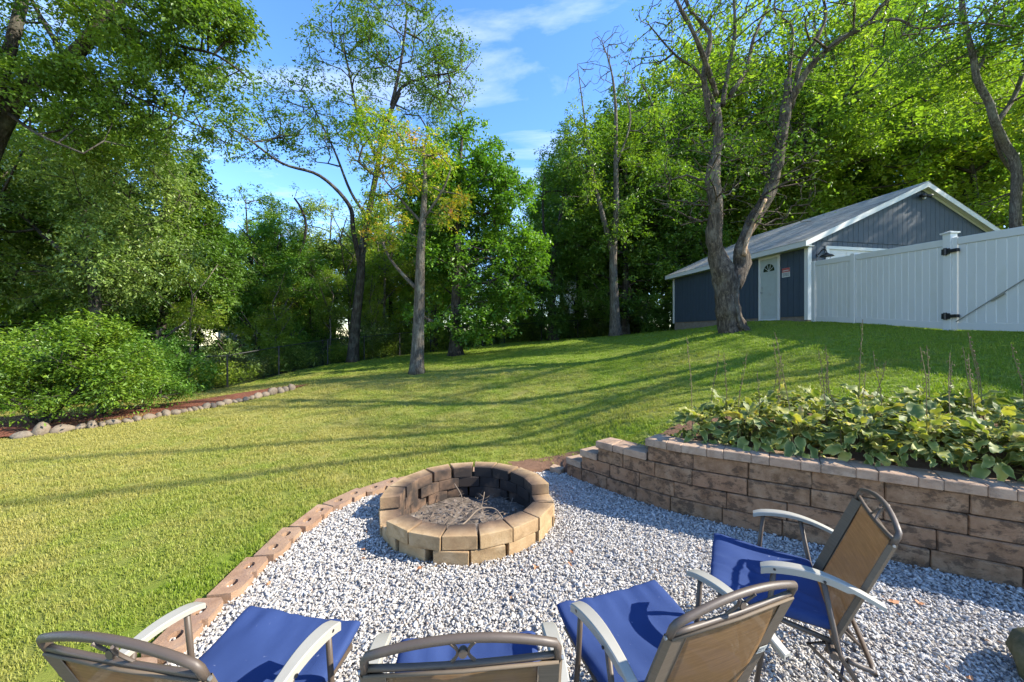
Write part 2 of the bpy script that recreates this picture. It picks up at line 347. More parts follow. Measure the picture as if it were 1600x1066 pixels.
ln = noise_t(nt, coord(nt, 'Object', (1, 1, 30)), 5, 4, .7); c = mixc(nt, ln, (.085, .062, .040), (.17, .13, .09))
pbsdf(nt, out, c, .7, ln, .3, .002, spec=.25); M['hem'] = m
m, nt, out = new_mat('blue_cushion_cloth'); co = coord(nt, 'Object', per_object=True)
c = mixc(nt, noise_t(nt, co, 5, 6, .6), (.020, .038, .115), (.034, .060, .165))
c = mixc(nt, ramp(nt, noise_t(nt, co, 45, 2, .5), [(.72, (0, 0, 0)), (.8, (.5, .5, .5))]), c, (.30, .33, .45))
pb = pbsdf(nt, out, c, .82, noise_t(nt, coord(nt, 'Object', (1, 1, 1)), 420, 2), .35, .002, spec=.12); M['cushion'] = m
M['tie'] = simple('navy_ribbon', (.02, .025, .06), .8, .2)
M['tagwhite'] = simple('care_label', (.55, .54, .48), .7, .1)
M['wirehair'] = simple('black_chain_link', (.02, .02, .02), .5, .2)
M['ash'] = stone_mat('ash', [(.06, .05, .04), (.17, .14, .11), (.45, .41, .37), (.18, .14, .11)], (.04, .035, .03), .6, scale=14)
M['twig'] = simple('dry_twig', (.22, .165, .115), .8, .3, 12)
M['deadleaf'] = simple('dead_leaf', (.46, .20, .08), .7, .35, 20)
M['deadstraw'] = simple('dry_stalk', (.17, .125, .055), .8, .3, 12)
M['housewall'] = simple('cream_house_siding', (.50, .44, .30), .7, .06, 1)
M['housewhite'] = simple('pale_house_siding', (.36, .37, .37), .7, .05, 1)
M['houseroof'] = simple('grey_house_roof', (.22, .23, .25), .85, .15, 2)

# ------------------------------------------------------------------ terrain
CTRL = [(-8.9,6.5,0.0),(-11.1,14.6,-.32),(-10.4,16.7,-.05),(-9.35,19,.22),(-6.3,20.8,.55),(-.5,25,1.12),(4.5,25,1.45),(8.5,25,1.75),
 (-3.2,12.5,.45),(-6.6,11,.14),(-3,2,.03),(-2.3,3.2,.03),(-2.6,6.2,.03),(-1.5,8.5,.17),(.63,5.35,.06),(-.4,5.25,.04),(-1.6,4.9,.03),(-2.3,4.4,.03),
 (.95,5.0,.16),(1.2,4.75,.30),(1.5,4.5,.44),(1.95,4.05,.60),(1.9,5.6,.56),(3.6,7,.88),(5.2,6.2,1.15),(6.6,4.9,1.40),(6.6,7.7,1.70),(6.45,11,1.86),(8.3,12.9,2.2),
 (9.25,7.9,1.86),(9.16,6.7,1.82),(9.4,11.7,2.15),(8.2,19,1.93),(3.2,20,1.45),(2.6,3.5,.63),(4.2,2.55,.66),(5.6,1.8,.7),(4.4,4.1,.95),(3.2,4.6,.80),
 (7,2.4,1.0),(9,4,1.6),(13,8,2.1),(18,14,2.5),(20,25,2.6),(-13,8,-.15),(-20,10,-.6),(-18,20,-.8),(-12,30,-.3),(0,40,1.2),(20,40,2.5),(-40,40,-2),
 (-8,1,.0),(-20,-5,-.2),(-3,-3,.03),(12,0,1.2),(3,12.5,1.02),(0,12.5,.75),(-3.2,17,.68),(1,17,1.08),(-6,15,.28),(5,15,1.55),(10,-8,.9),(-60,80,-2),(60,80,4),(60,0,3),(-60,0,-2),(0,90,2),(0,150,3),(-90,150,-2),(90,150,5),(.2,7.5,.18),(2,9.5,.75),(-5,8.5,.08)]
_c = np.array(CTRL); _n = len(_c)
def _phi(r): return r            # biharmonic-like kernel: smooth slopes with no overshoot
_A = np.zeros((_n + 3, _n + 3)); _d = np.sqrt(((_c[:, None, :2] - _c[None, :, :2]) ** 2).sum(-1) + .35 ** 2)
_A[:_n, :_n] = _phi(_d); _A[:_n, _n] = 1; _A[:_n, _n + 1:] = _c[:, :2]; _A[_n, :_n] = 1; _A[_n + 1:, :_n] = _c[:, :2].T
_w = np.linalg.solve(_A, np.concatenate([_c[:, 2], np.zeros(3)]))
def T(x, y):
    x = np.asarray(x, float); y = np.asarray(y, float); sh = x.shape; x = x.ravel(); y = y.ravel(); o = np.empty_like(x)
    for i in range(0, len(x), 20000):
        a = x[i:i+20000]; b = y[i:i+20000]
        d = np.sqrt((a[:, None] - _c[None, :, 0]) ** 2 + (b[:, None] - _c[None, :, 1]) ** 2 + .35 ** 2)
        o[i:i+20000] = d @ _w[:_n] + _w[_n] + _w[_n + 1] * a + _w[_n + 2] * b
    return o.reshape(sh)
def T1(x, y): return float(T(np.array([x]), np.array([y]))[0])
def inside(poly, x, y):
    r = np.zeros(x.shape, bool); n = len(poly)
    for i in range(n):
        x0, y0 = poly[i]; x1, y1 = poly[(i + 1) % n]
        if y0 == y1: continue
        c = ((y0 > y) != (y1 > y)) & (x < (x1 - x0) * (y - y0) / (y1 - y0) + x0); r ^= c
    return r

EDGE = [(-2.04,-3.2),(-2.04,-2.4),(-2.04,-1.6),(-2.04,-.8),(-2.04,0),(-2.04,.7),(-2.04,1.3),(-2.04,1.85),(-2.04,2.295),(-2.05,2.585),(-2.057,3.047),(-2.03,3.494),(-1.92,3.953),(-1.654,4.32),(-1.275,4.63),(-.85,4.83),(-.4,4.93),(.1,4.95)]
WALL = [(.70,4.74),(.80,4.60),(1.04,4.33),(1.39,3.96),(1.77,3.64),(2.4,3.285),(3.58,2.62),(4.6,2.045),(6.0,1.26),(7.4,.47)]
def offset(pl, d):
    out = []
    for i, p in enumerate(pl):
        a = pl[max(i - 1, 0)]; b = pl[min(i + 1, len(pl) - 1)]; t = np.array([b[0] - a[0], b[1] - a[1]]); t = t / np.linalg.norm(t)
        out.append((p[0] - t[1] * d, p[1] + t[0] * d))
    return out
WB = offset(WALL, .12)
HOLE = offset(EDGE, -.09) + [(.55, 4.9)] + WB + [(9, -3.2)]
GPOLY = offset(EDGE, -.16) + [(.5, 4.84)] + offset(WALL, .05) + [(9, -3.2)]
PIT = (-.43, 3.75); PR = .85

def axis(segs):
    out = []
    for a, b, s in segs: out += list(np.arange(a, b - 1e-6, s))
    out.append(segs[-1][1]); return np.array(out)
gx = axis([(-140,-40,10),(-40,-16,2),(-16,-6,.4),(-6,-3,.15),(-3,6.2,.055),(6.2,10,.2),(10,16,.5),(16,40,2),(40,140,10)])
gy = axis([(-30,-4,2),(-4,.2,.4),(.2,5.6,.055),(5.6,8,.12),(8,26,.35),(26,50,2),(50,190,10)])
X, Y = np.meshgrid(gx, gy); Z = T(X, Y)
Z += .012 * np.sin(X * 1.7 + np.sin(Y * 1.1) * 2) * np.clip((np.abs(X) + Y - 6) / 4, 0, 1)
rim = inside(offset(EDGE, .35) + [(.6, 5.3), (.9, 4.6), (9, -3.2)], X, Y); Z[rim] = np.minimum(Z[rim], .03)
rim = inside(offset(EDGE, .12) + [(.5, 5.1), (.7, 4.6), (9, -3.2)], X, Y); Z[rim] = np.minimum(Z[rim], .012)
hole = inside(HOLE, X, Y); Z[hole] = -.30
nx, ny = len(gx), len(gy)
V = np.stack([X, Y, Z], -1).reshape(-1, 3)
idx = np.arange(nx * ny).reshape(ny, nx)
F = np.stack([idx[:-1, :-1], idx[:-1, 1:], idx[1:, 1:], idx[1:, :-1]], -1).reshape(-1, 4)
cxm = V[F][:, :, 0].mean(1); cym = V[F][:, :, 1].mean(1)
# the boundary between lawn and woodland runs along the chain-link fence
FENCE = [(-40, -4), (-22, 4), (-13.5, 10.5), (-11.1, 14.6), (-10.4, 16.7), (-9.35, 19), (-6.3, 21.0), (-3.3, 23.2), (-.5, 25), (4.5, 25.6), (8.5, 25.2), (12, 24.5)]
LAWNP = FENCE + [(40, 24), (60, -40), (-60, -40)]
ilawn = inside(LAWNP, cxm, cym) & (np.abs(cxm) < 60)
DIRT = [(-.1, 5.12), (.1, 4.8), (.5, 4.7), (.78, 4.85), (1.0, 4.72), (1.3, 4.95), (.85, 5.35), (.3, 5.3)]
BED = offset(WALL, .24)[3:]
BED = BED + [(7.6, 1.9), (6.6, 3.0), (5.4, 3.7), (4.0, 4.3), (3.0, 4.75), (2.2, 4.9), (1.75, 4.6)]
s = (inside(DIRT, V[:, 0], V[:, 1]) | inside(BED, V[:, 0], V[:, 1])).astype(float)
me = mesh_np('lawn', V, F[ilawn], M['turf'], True, {'soil': s}); lawn = tag(obj('lawn', me), kind='structure')
me = mesh_np('woodland_floor', V, F[~ilawn], M['woodfloor'], True); tag(obj('woodland_floor', me), kind='structure')
del me

# gravel bed sheet with the pit dug through it
gx2 = axis([(-2.4, 6.6, .07)]); gy2 = axis([(-3.2, 5.1, .07)])
X2, Y2 = np.meshgrid(gx2, gy2); Z2 = -.012 + .008 * np.sin(X2 * 3.1) * np.cos(Y2 * 2.7)
V2 = np.stack([X2, Y2, Z2], -1).reshape(-1, 3); i2 = np.arange(X2.size).reshape(X2.shape)
F2 = np.stack([i2[:-1, :-1], i2[:-1, 1:], i2[1:, 1:], i2[1:, :-1]], -1).reshape(-1, 4)
c2x = V2[F2][:, :, 0].mean(1); c2y = V2[F2][:, :, 1].mean(1)
keep = inside(offset(EDGE, -.10) + [(.5, 4.9)] + offset(WALL, .10) + [(9, -3.2)], c2x, c2y) & (np.hypot(c2x - PIT[0], c2y - PIT[1]) > .76)
tag(obj('gravel_path', mesh_np('gravel_path', V2, F2[keep], M['gravelbed'], True)), kind='structure')

# ------------------------------------------------------------------ scattering by geometry nodes
def scatter(name, pts, rot, scl, idx, sources, mat, extra=None):
    src = bpy.data.collections.new(name + '_pieces')
    for k, me_ in enumerate(sources):
        o = bpy.data.objects.new('%s_piece' % name, me_); src.objects.link(o)
    me_ = bpy.data.meshes.new(name); me_.vertices.add(len(pts)); me_.vertices.foreach_set('co', np.asarray(pts, np.float32).ravel())
    a = me_.attributes.new('rot', 'FLOAT_VECTOR', 'POINT'); a.data.foreach_set('vector', np.asarray(rot, np.float32).ravel())
    a = me_.attributes.new('scl', 'FLOAT_VECTOR', 'POINT'); a.data.foreach_set('vector', np.asarray(scl, np.float32).ravel())
    a = me_.attributes.new('pick', 'INT', 'POINT'); a.data.foreach_set('value', np.asarray(idx, np.int32))
    me_.materials.append(mat); o = obj(name, me_)
    ng = bpy.data.node_groups.new(name, 'GeometryNodeTree')
    ng.interface.new_socket('Geometry', in_out='INPUT', socket_type='NodeSocketGeometry'); ng.interface.new_socket('Geometry', in_out='OUTPUT', socket_type='NodeSocketGeometry')
    gi = ng.nodes.new('NodeGroupInput'); go = ng.nodes.new('NodeGroupOutput')
    ci = ng.nodes.new('GeometryNodeCollectionInfo'); ci.inputs['Collection'].default_value = src; ci.inputs['Separate Children'].default_value = True; ci.inputs['Reset Children'].default_value = True
    iop = ng.nodes.new('GeometryNodeInstanceOnPoints'); iop.inputs['Pick Instance'].default_value = True
    mtp = ng.nodes.new('GeometryNodeMeshToPoints')
    def na(nm, ty):
        n = ng.nodes.new('GeometryNodeInputNamedAttribute'); n.data_type = ty; n.inputs['Name'].default_value = nm; return n.outputs['Attribute']
    l = ng.links.new
    l(gi.outputs[0], mtp.inputs['Mesh']); l(mtp.outputs[0], iop.inputs['Points']); l(ci.outputs[0], iop.inputs['Instance'])
    l(na('rot', 'FLOAT_VECTOR'), iop.inputs['Rotation']); l(na('scl', 'FLOAT_VECTOR'), iop.inputs['Scale']); l(na('pick', 'INT'), iop.inputs['Instance Index'])
    l(iop.outputs[0], go.inputs[0])
    md = o.modifiers.new('scatter', 'NODES'); md.node_group = ng
    return o

# pebbles
def pebble(seed):
    bm = bmesh.new(); bmesh.ops.create_icosphere(bm, subdivisions=1, radius=.5)
    r = random.Random(seed); off = Vector((r.random() * 50, r.random() * 50, 0))
    for v in bm.verts:
        v.co *= 1 + .55 * noise.noise(v.co * 1.8 + off); v.co.z *= .62; v.co.y *= .8
    me_ = bpy.data.meshes.new('pebble'); bm.to_mesh(me_); bm.free(); me_.materials.append(M['pebble']); return me_
n = 280000; px = RNG.uniform(-2.2, 5.8, n); py = RNG.uniform(.35, 5.0, n)
k = inside(GPOLY, px, py) & (np.hypot(px - PIT[0], py - PIT[1]) > PR - .03) & (np.abs(px) < 1.6 * py + .5); px = px[k]; py = py[k]
dens = np.where(py < 2.4, 1.0, .9); k = RNG.random(len(px)) < .82 * dens; px = px[k]; py = py[k]; n = len(px); print('pebbles', n)
pz = RNG.uniform(-.008, .016, n)
k3 = RNG.lognormal(0, .28, n) * .0158
scatter('white_gravel', np.stack([px, py, pz], -1), np.stack([RNG.normal(0, .5, n), RNG.normal(0, .5, n), RNG.uniform(0, 6.28, n)], -1),
        np.stack([k3 * RNG.uniform(1, 1.6, n), k3, k3], -1), RNG.integers(0, 8, n), [pebble(i) for i in range(8)], M['pebble'])
tag(bpy.data.objects['white_gravel'], kind='stuff')

# grass tufts
def gnoise(x, y): return .5 + .25 * (np.sin(x * 2.3 + 1.7 * np.sin(y * 1.9)) + np.sin(y * 3.1 + 2 * np.sin(x * 1.3)))
def tuft(seed, blades=21, rad=.05, h=.045, w=.0027, drop=.5):
    r = np.random.default_rng(seed); Vv = []; Ff = []; rnd = []
    for i in range(blades):
        a = r.uniform(0, 6.28); d = rad * sqrt(r.random()); x, y = d * cos(a), d * sin(a); hh = h * r.uniform(.55, 1.25); ww = w * r.uniform(.7, 1.3)
        b = r.uniform(0, 6.28); lean = r.uniform(.1, drop) * hh; lx, ly = cos(b) * lean, sin(b) * lean; sx, sy = -sin(b) * ww, cos(b) * ww; q = r.random()
        o = len(Vv)
        Vv += [(x - sx, y - sy, -.01), (x + sx, y + sy, -.01), (x + lx * .35 + sx * .8, y + ly * .35 + sy * .8, hh * .6), (x + lx * .35 - sx * .8, y + ly * .35 - sy * .8, hh * .6), (x + lx, y + ly, hh)]
        Ff += [(o, o + 1, o + 2, o + 3), (o + 3, o + 2, o + 4)]; rnd += [q] * 5
    return mesh_np('grass_tuft', Vv, Ff, M['grass'], False, {'rnd': rnd})
def grass_pts(x0, x1, y0, y1, per_m2):
    n = int((x1 - x0) * (y1 - y0) * per_m2); x = RNG.uniform(x0, x1, n); y = RNG.uniform(y0, y1, n)
    k = inside(LAWNP, x, y) & ~inside(offset(EDGE, .02) + [(.5, 4.95)] + offset(WALL, .26) + [(9, -3.2)], x, y) & (np.abs(x) < 1.42 * y + .4)
    k &= ~inside(BED, x, y) & ~(inside(DIRT, x, y) & (RNG.random(n) < .9))
    # garage footprint
    lx = (x - 9.48) * .984 + (y - 12) * .18; ly = -(x - 9.48) * .18 + (y - 12) * .984
    k &= ~((lx > -.05) & (ly > -.05))
    return x[k], y[k]
gp = []
for (y0, y1, dens_, sc_) in ((.6, 2.6, 620, .85), (2.6, 4.5, 430, 1.0), (4.5, 7, 250, 1.15), (7, 11, 120, 1.5), (11, 16, 45, 2.0), (16, 26, 16, 2.8)):
    x, y = grass_pts(-16, 12.5, y0, y1, dens_)
    gp.append(np.stack([x, y, np.full(len(x), sc_)], -1))
gp = np.concatenate(gp); print('tufts', len(gp)); n = len(gp)
gz = T(gp[:, 0], gp[:, 1]) + .012 * np.sin(gp[:, 0] * 1.7 + np.sin(gp[:, 1] * 1.1) * 2) * np.clip((np.abs(gp[:, 0]) + gp[:, 1] - 6) / 4, 0, 1)
gz = np.where(inside(offset(EDGE, .35) + [(.6, 5.3), (.9, 4.6), (9, -3.2)], gp[:, 0], gp[:, 1]), np.minimum(gz, .03), gz)
hs = RNG.lognormal(0, .24, n) * (.75 + .5 * gnoise(gp[:, 0], gp[:, 1]))
scatter('grass', np.stack([gp[:, 0], gp[:, 1], gz], -1), np.stack([RNG.normal(0, .12, n), RNG.normal(0, .12, n), RNG.uniform(0, 6.28, n)], -1),
        np.stack([gp[:, 2], gp[:, 2], np.minimum(gp[:, 2], 1.25) * hs * .52], -1), RNG.integers(0, 6, n), [tuft(i) for i in range(6)], M['grass'])
tag(bpy.data.objects['grass'], kind='stuff')

# ------------------------------------------------------------------ fire pit
def wedge(w_out, w_in, d, h, seed, name='block'):
    """trapezoid block: outer face at +x, inner face at -x, length along y; attribute inner=1 on the inner face"""
    r = random.Random(seed); j = lambda s: r.uniform(-s, s)
    bm = bmesh.new()
    pts = [(d/2, -w_out/2), (d/2, w_out/2), (-d/2, w_in/2), (-d/2, -w_in/2)]
    vb = [bm.verts.new((x + j(.003), y + j(.003), 0)) for x, y in pts]; vt = [bm.verts.new((x + j(.003), y + j(.003), h + j(.002))) for x, y in pts]
    bm.faces.new(vb[::-1]); bm.faces.new(vt)
    for i in range(4): bm.faces.new((vb[i], vb[(i + 1) % 4], vt[(i + 1) % 4], vt[i]))
    bmesh.ops.recalc_face_normals(bm, faces=bm.faces)
    bmesh.ops.bevel(bm, geom=list(bm.edges), offset=.007, segments=2, profile=.6, affect='EDGES')
    me_ = bpy.data.meshes.new(name); bm.to_mesh(me_); bm.free()
    co = np.empty(len(me_.vertices) * 3, np.float32); me_.vertices.foreach_get('co', co); co = co.reshape(-1, 3)
    at = me_.attributes.new('inner', 'FLOAT', 'POINT'); at.data.foreach_set('value', np.clip((-co[:, 0] - d * .30) / (d * .12), 0, 1))
    me_.materials.append(M['pitblock']); return me_
pit = empty('fire_pit', (PIT[0], PIT[1], 0), label='round fire pit of tan concrete blocks standing on the white gravel', cat='fire pit')
wm = [wedge(.278, .208, .19, .112, i) for i in range(5)]
wm2 = [wedge(.282, .240, .19, .112, i + 20) for i in range(5)]
BH = .115
def ring(angles, z, rad, var):
    for i, a in enumerate(angles):
        a2 = a + random.uniform(-var, var); rr = rad + random.uniform(-.014, .012)
        obj('block', (wm if z > .1 else wm2)[(i * 3 + int(z * 40)) % 5], pit, (rr * cos(R(a2)), rr * sin(R(a2)), z), (random.uniform(-.018, .018), random.uniform(-.018, .018), R(a2) + random.uniform(-.05, .05)))
ring([272, 292, 312, 331, 22, 43, 63, 83, 103, 123, 143, 162, 181, 233, 253], .225 - BH, PR - .095, 1.0)
ring([12 + 360 / 17 * i for i in range(17)], .225 - 2 * BH, PR - .097, 1.2)
ring([2 + 360 / 17 * i for i in range(17)], .225 - 3 * BH, PR - .09, .6)
ring([11 + 360 / 17 * i for i in range(17)], .225 - 4 * BH, PR - .09, .3)
# ash bed
nr, na_ = 12, 40; Vv = [(0, 0, -.115)]; Ff = []
for i in range(1, nr + 1):
    for k in range(na_):
        r_ = .69 * i / nr; a = 2 * pi * k / na_; x, y = r_ * cos(a), r_ * sin(a)
        Vv.append((x, y, -.12 + .05 * noise.noise(Vector((x * 5, y * 5, 3))) + .02 * noise.noise(Vector((x * 17, y * 17, 1)))))
for k in range(na_): Ff.append((0, 1 + k, 1 + (k + 1) % na_))
for i in range(nr - 1):
    for k in range(na_): b = 1 + i * na_; Ff.append((b + k, b + na_ + k, b + na_ + (k + 1) % na_, b + (k + 1) % na_))
o = obj('ash_bed', mesh_np('ash_bed', Vv, Ff, M['ash'], True), loc=(PIT[0], PIT[1], 0)); tag(o, kind='stuff')
# litter: short twigs and crumbs joined, then single sticks
mb = MB(); mbl = MB(); rr = random.Random(3)
for i in range(330):
    a = rr.uniform(0, 6.28); d = .6 * sqrt(rr.random()); x, y = d * cos(a), d * sin(a); z = -.10 + rr.uniform(0, .05); l = rr.uniform(.02, .10); b = rr.uniform(0, 6.28); t = rr.uniform(-.4, .5)
    mb.tube([(x, y, z), (x + l * cos(b) * .5, y + l * sin(b) * .5, z + t * l * .6), (x + l * cos(b), y + l * sin(b), z + t * l)], [.0028, .0024, .0016], 4)
tag(mb.build('burnt_twig_litter', M['twig'], loc=(PIT[0], PIT[1], 0)), kind='stuff')
for i in range(170):
    a = rr.uniform(0, 6.28); d = .55 * sqrt(rr.random()); x, y = d * cos(a), d * sin(a); z = -.09 + rr.uniform(0, .03); s_ = rr.uniform(.008, .022)
    mbl.add([(x - s_, y, z), (x, y - s_, z + rr.uniform(-.01, .012)), (x + s_, y + rr.uniform(-s_, s_), z), (x, y + s_, z + rr.uniform(0, .015))], [(0, 1, 2, 3)])
tag(mbl.build('ash_crumbs', stone_mat('pale_ash_crumb', [(.12, .09, .06), (.25, .21, .17), (.50, .47, .42), (.2, .12, .07)], (.1, .08, .06), .6, scale=30), loc=(PIT[0], PIT[1], 0)), kind='stuff')
def stick(pts, r0, label, m=None, branches=()):
    b = MB(); b.tube(smooth_path(pts, 4), list(np.linspace(r0, r0 * .45, (len(pts) - 1) * 4 + 1)), 6, wob=.3, freq=30)
    for q in branches: b.tube(q, [r0 * .5, r0 * .25], 5)
    tag(b.build('stick', m or M['twig'], loc=(PIT[0], PIT[1], 0), smooth=True), label, 'stick', 'sticks lying in the fire pit')
stick([(-.16, -.30, -.06), (-.02, -.12, -.03), (.10, .02, .03), (.26, .04, .02), (.36, -.10, -.04)], .011, 'thick bent pale branch arching across the middle of the fire pit ash')
stick([(-.22, .48, .10), (-.13, .40, .0), (-.10, .30, -.09)], .006, 'thin pale stick leaning on the sooty rear wall of the fire pit')
stick([(-.36, .25, .0), (-.18, .20, -.02), (-.05, .12, -.09)], .006, 'forked twig lying near the rear of the fire pit', branches=[[(-.18, .20, -.02), (-.19, .12, -.10)]])
stick([(.12, .45, .02), (.11, .38, -.04), (.09, .30, -.10)], .005, 'upright twig with side shoots against the rear wall of the pit', branches=[[(.11, .38, -.04), (.18, .40, .0)], [(.115, .41, -.02), (.06, .42, .02)]])
stick([(.44, .34, .0), (.41, .28, -.05), (.40, .24, -.11)], .005, 'short grey twig standing by the right side of the pit wall')
stick([(-.44, -.22, -.09), (-.2, -.40, -.08), (.12, -.42, -.08)], .007, 'long dark twig along the near inner wall of the fire pit')

# ------------------------------------------------------------------ retaining wall
def path_at(pl, s):
    for i in range(len(pl) - 1):
        a = np.array(pl[i]); b = np.array(pl[i + 1]); l = np.linalg.norm(b - a)
        if s <= l or i == len(pl) - 2: return a + (b - a) * s / l
        s -= l
WL = [tuple(p)[:2] for p in smooth_path([(x, y, 0) for x, y in WALL], 5)]
def wblock(l, d, h, seed, mat='wallblock', bev=.008, rough=.006, seg=1):
    r = random.Random(seed); bm = bmesh.new(); bmesh.ops.create_cube(bm, size=1)
    for v in bm.verts: v.co = Vector((v.co.x * l, (v.co.y + .5) * d, (v.co.z + .5) * h))
    bmesh.ops.bevel(bm, geom=list(bm.edges), offset=bev, segments=seg, profile=.7, affect='EDGES')
    for v in bm.verts: v.co.y += r.uniform(-rough, rough) * (1 if v.co.y < d / 2 else 0); v.co.z += r.uniform(-.0015, .0015); v.co.x += r.uniform(-.002, .002)
    me_ = bpy.data.meshes.new('block'); bm.to_mesh(me_); bm.free(); me_.materials.append(M[mat]); return me_
wall = empty('retaining_wall', (1.77, 3.64, 0), label='curved retaining wall of brown concrete blocks stepping down beside the gravel', cat='wall')
wv = [wblock(.452, .24, .150, i) for i in range(6)]
starts = [0.0, .235, .47, 1.08]; RH = .155
def place_on(me_, name, s0, s1, L0, z, par, extra_off=0.0, tilt=0):
    a = path_at(WL, s0); b = path_at(WL, s1); m_ = (a + b) / 2; ang = atan2(b[1] - a[1], b[0] - a[0]); nrm = np.array([-sin(ang), cos(ang)])
    p = m_ + nrm * extra_off
    return obj(name, me_, par, (p[0] - 1.77, p[1] - 3.64, z), (tilt, 0, ang), (np.linalg.norm(b - a) / L0, 1, 1))
rr = random.Random(11)
for row in range(-1, 4):
    s0 = starts[max(row, 0)]; z = row * RH + .002; first = {-1: .3, 0: .24, 1: .40, 2: .33, 3: .45}[row]; l = first
    while s0 < 7.2:
        g = .002
        place_on(wv[rr.randrange(6)], 'block', s0 + g, s0 + l - g, .452, z, wall, extra_off=.006 * max(row, 0) + rr.uniform(-.004, .004))
        s0 += l; l = .46 if s0 > 1.2 else .36
# caps: alternate wide and narrow fronts
def capmesh(wf, wb, d=.27, h=.078, seed=0):
    r = random.Random(seed); bm = bmesh.new(); pts = [(-wf/2, 0), (wf/2, 0), (wb/2, d), (-wb/2, d)]
    vb = [bm.verts.new((x, y, 0)) for x, y in pts]; vt = [bm.verts.new((x, y, h + r.uniform(-.002, .002))) for x, y in pts]
    bm.faces.new(vb[::-1]); bm.faces.new(vt)
    for i in range(4): bm.faces.new((vb[i], vb[(i + 1) % 4], vt[(i + 1) % 4], vt[i]))
    bmesh.ops.recalc_face_normals(bm, faces=bm.faces); bmesh.ops.bevel(bm, geom=list(bm.edges), offset=.006, segments=1, affect='EDGES')
    me_ = bpy.data.meshes.new('cap_block'); bm.to_mesh(me_); bm.free(); me_.materials.append(M['capblock']); return me_
capA = [capmesh(.225, .165, seed=i) for i in range(3)]; capB = [capmesh(.135, .195, seed=i + 9) for i in range(3)]
for tier in range(4):
    s0 = starts[tier] - .015; end = starts[tier + 1] - .004 if tier < 3 else 7.2; z = (tier + 1) * RH + .001; i = 0
    while s0 < end - .05:
        l = .225 if i % 2 == 0 else .135
        if end - (s0 + l) < .08: l = end - s0
        place_on((capA if i % 2 == 0 else capB)[rr.randrange(3)], 'cap_block', s0 + .001, s0 + l - .001, .225 if i % 2 == 0 else .135, z, wall, extra_off=-.014 + rr.uniform(-.005, .005))
        s0 += l; i += 1
# a loose stub at the low end of the wall
o = obj('paving_block', wblock(.16, .12, .07, 77, 'capblock'), None, (.55, 4.80, .0), (.05, .1, R(-30))); tag(o, 'small loose pink block lying in the dirt at the low end of the wall', 'block')

# ------------------------------------------------------------------ edging blocks, each with two round holes and a notch
def edgeblock(seed):
    Lb, D, H = .45, .185, .11
    r = random.Random(seed)
    outer = [(-Lb/2, D/2), (-Lb/2 + .005, -D*.30), (-Lb/2 + .05, -D/2), (-.022, -D/2), (-.014, -D/2 + .03), (.014, -D/2 + .03), (.022, -D/2), (Lb/2 - .05, -D/2), (Lb/2 - .005, -D*.30), (Lb/2, D/2)]
    holes = [[(cx_ + .046 * cos(2*pi*k/12), .005 + .034 * sin(2*pi*k/12)) for k in range(12)] for cx_ in (-.105, .105)]
    from mathutils.geometry import delaunay_2d_cdt
    loops = [outer] + holes; pts_ = [Vector(p) for lp in loops for p in lp]; ed = []; o_ = 0
    for lp in loops: ed += [(o_ + i, o_ + (i + 1) % len(lp)) for i in range(len(lp))]; o_ += len(lp)
    vv, _e, ff, _ov, _oe, _of = delaunay_2d_cdt(pts_, ed, [], 0, 1e-6)
    oa = [tuple(p) for p in outer]; b_ = MB(); fs = []
    for f in ff:
        c = sum((vv[i] for i in f), Vector((0, 0))) / len(f)
        if not inside(oa, np.array([c.x]), np.array([c.y]))[0]: continue
        if any(inside(h, np.array([c.x]), np.array([c.y]))[0] for h in holes): continue
        fs.append(tuple(f))
    n_ = len(vv); fs += [tuple(n_ + i for i in f[::-1]) for f in fs]
    for a_, c_ in ed: fs.append((a_, c_, n_ + c_, n_ + a_))
    b_.add([(v.x, v.y, H) for v in vv] + [(v.x, v.y, 0) for v in vv], fs)
    return b_.mesh('block', M['edgeblock'])
em = [edgeblock(i) for i in range(2)]; HP = []
edging = empty('block_edging', (-2.0, 3, 0), label='curved row of pinkish hollow blocks edging the lawn beside the gravel', cat='edging')
EL = [tuple(p)[:2] for p in smooth_path([(x, y, 0) for x, y in EDGE], 5)]
tot = sum(np.linalg.norm(np.array(EL[i + 1]) - np.array(EL[i])) for i in range(len(EL) - 1)); s0 = 3.4; i = 0
while s0 + .42 < tot:
    a = path_at(EL, s0); b = path_at(EL, s0 + .455); m_ = (a + b) / 2; ang = atan2(b[1] - a[1], b[0] - a[0]); nrm = np.array([sin(ang), -cos(ang)])
    p = m_ + nrm * .093
    obj('block', em[i % 2], edging, (p[0] + 2.0, p[1] - 3, -.055 + random.uniform(-.004, .004)), (random.uniform(-.02, .02), random.uniform(-.02, .02), ang + random.uniform(.06, .12)), (.965, 1, 1))
    for hx in (-.105, .105):
        for q in range(16): HP.append((p[0] + cos(ang) * hx + random.gauss(0, .016), p[1] + sin(ang) * hx + random.gauss(0, .012), random.uniform(.0, .035)))
    s0 += .457; i += 1

hp_ = np.array(HP); n = len(hp_); scatter('hole_gravel', hp_, RNG.uniform(0, 6, (n, 3)), RNG.uniform(.014, .024, (n, 1)) * np.ones((1, 3)), RNG.integers(0, 8, n), [pebble(i) for i in range(8)], M['pebble']); tag(bpy.data.objects['hole_gravel'], kind='stuff')
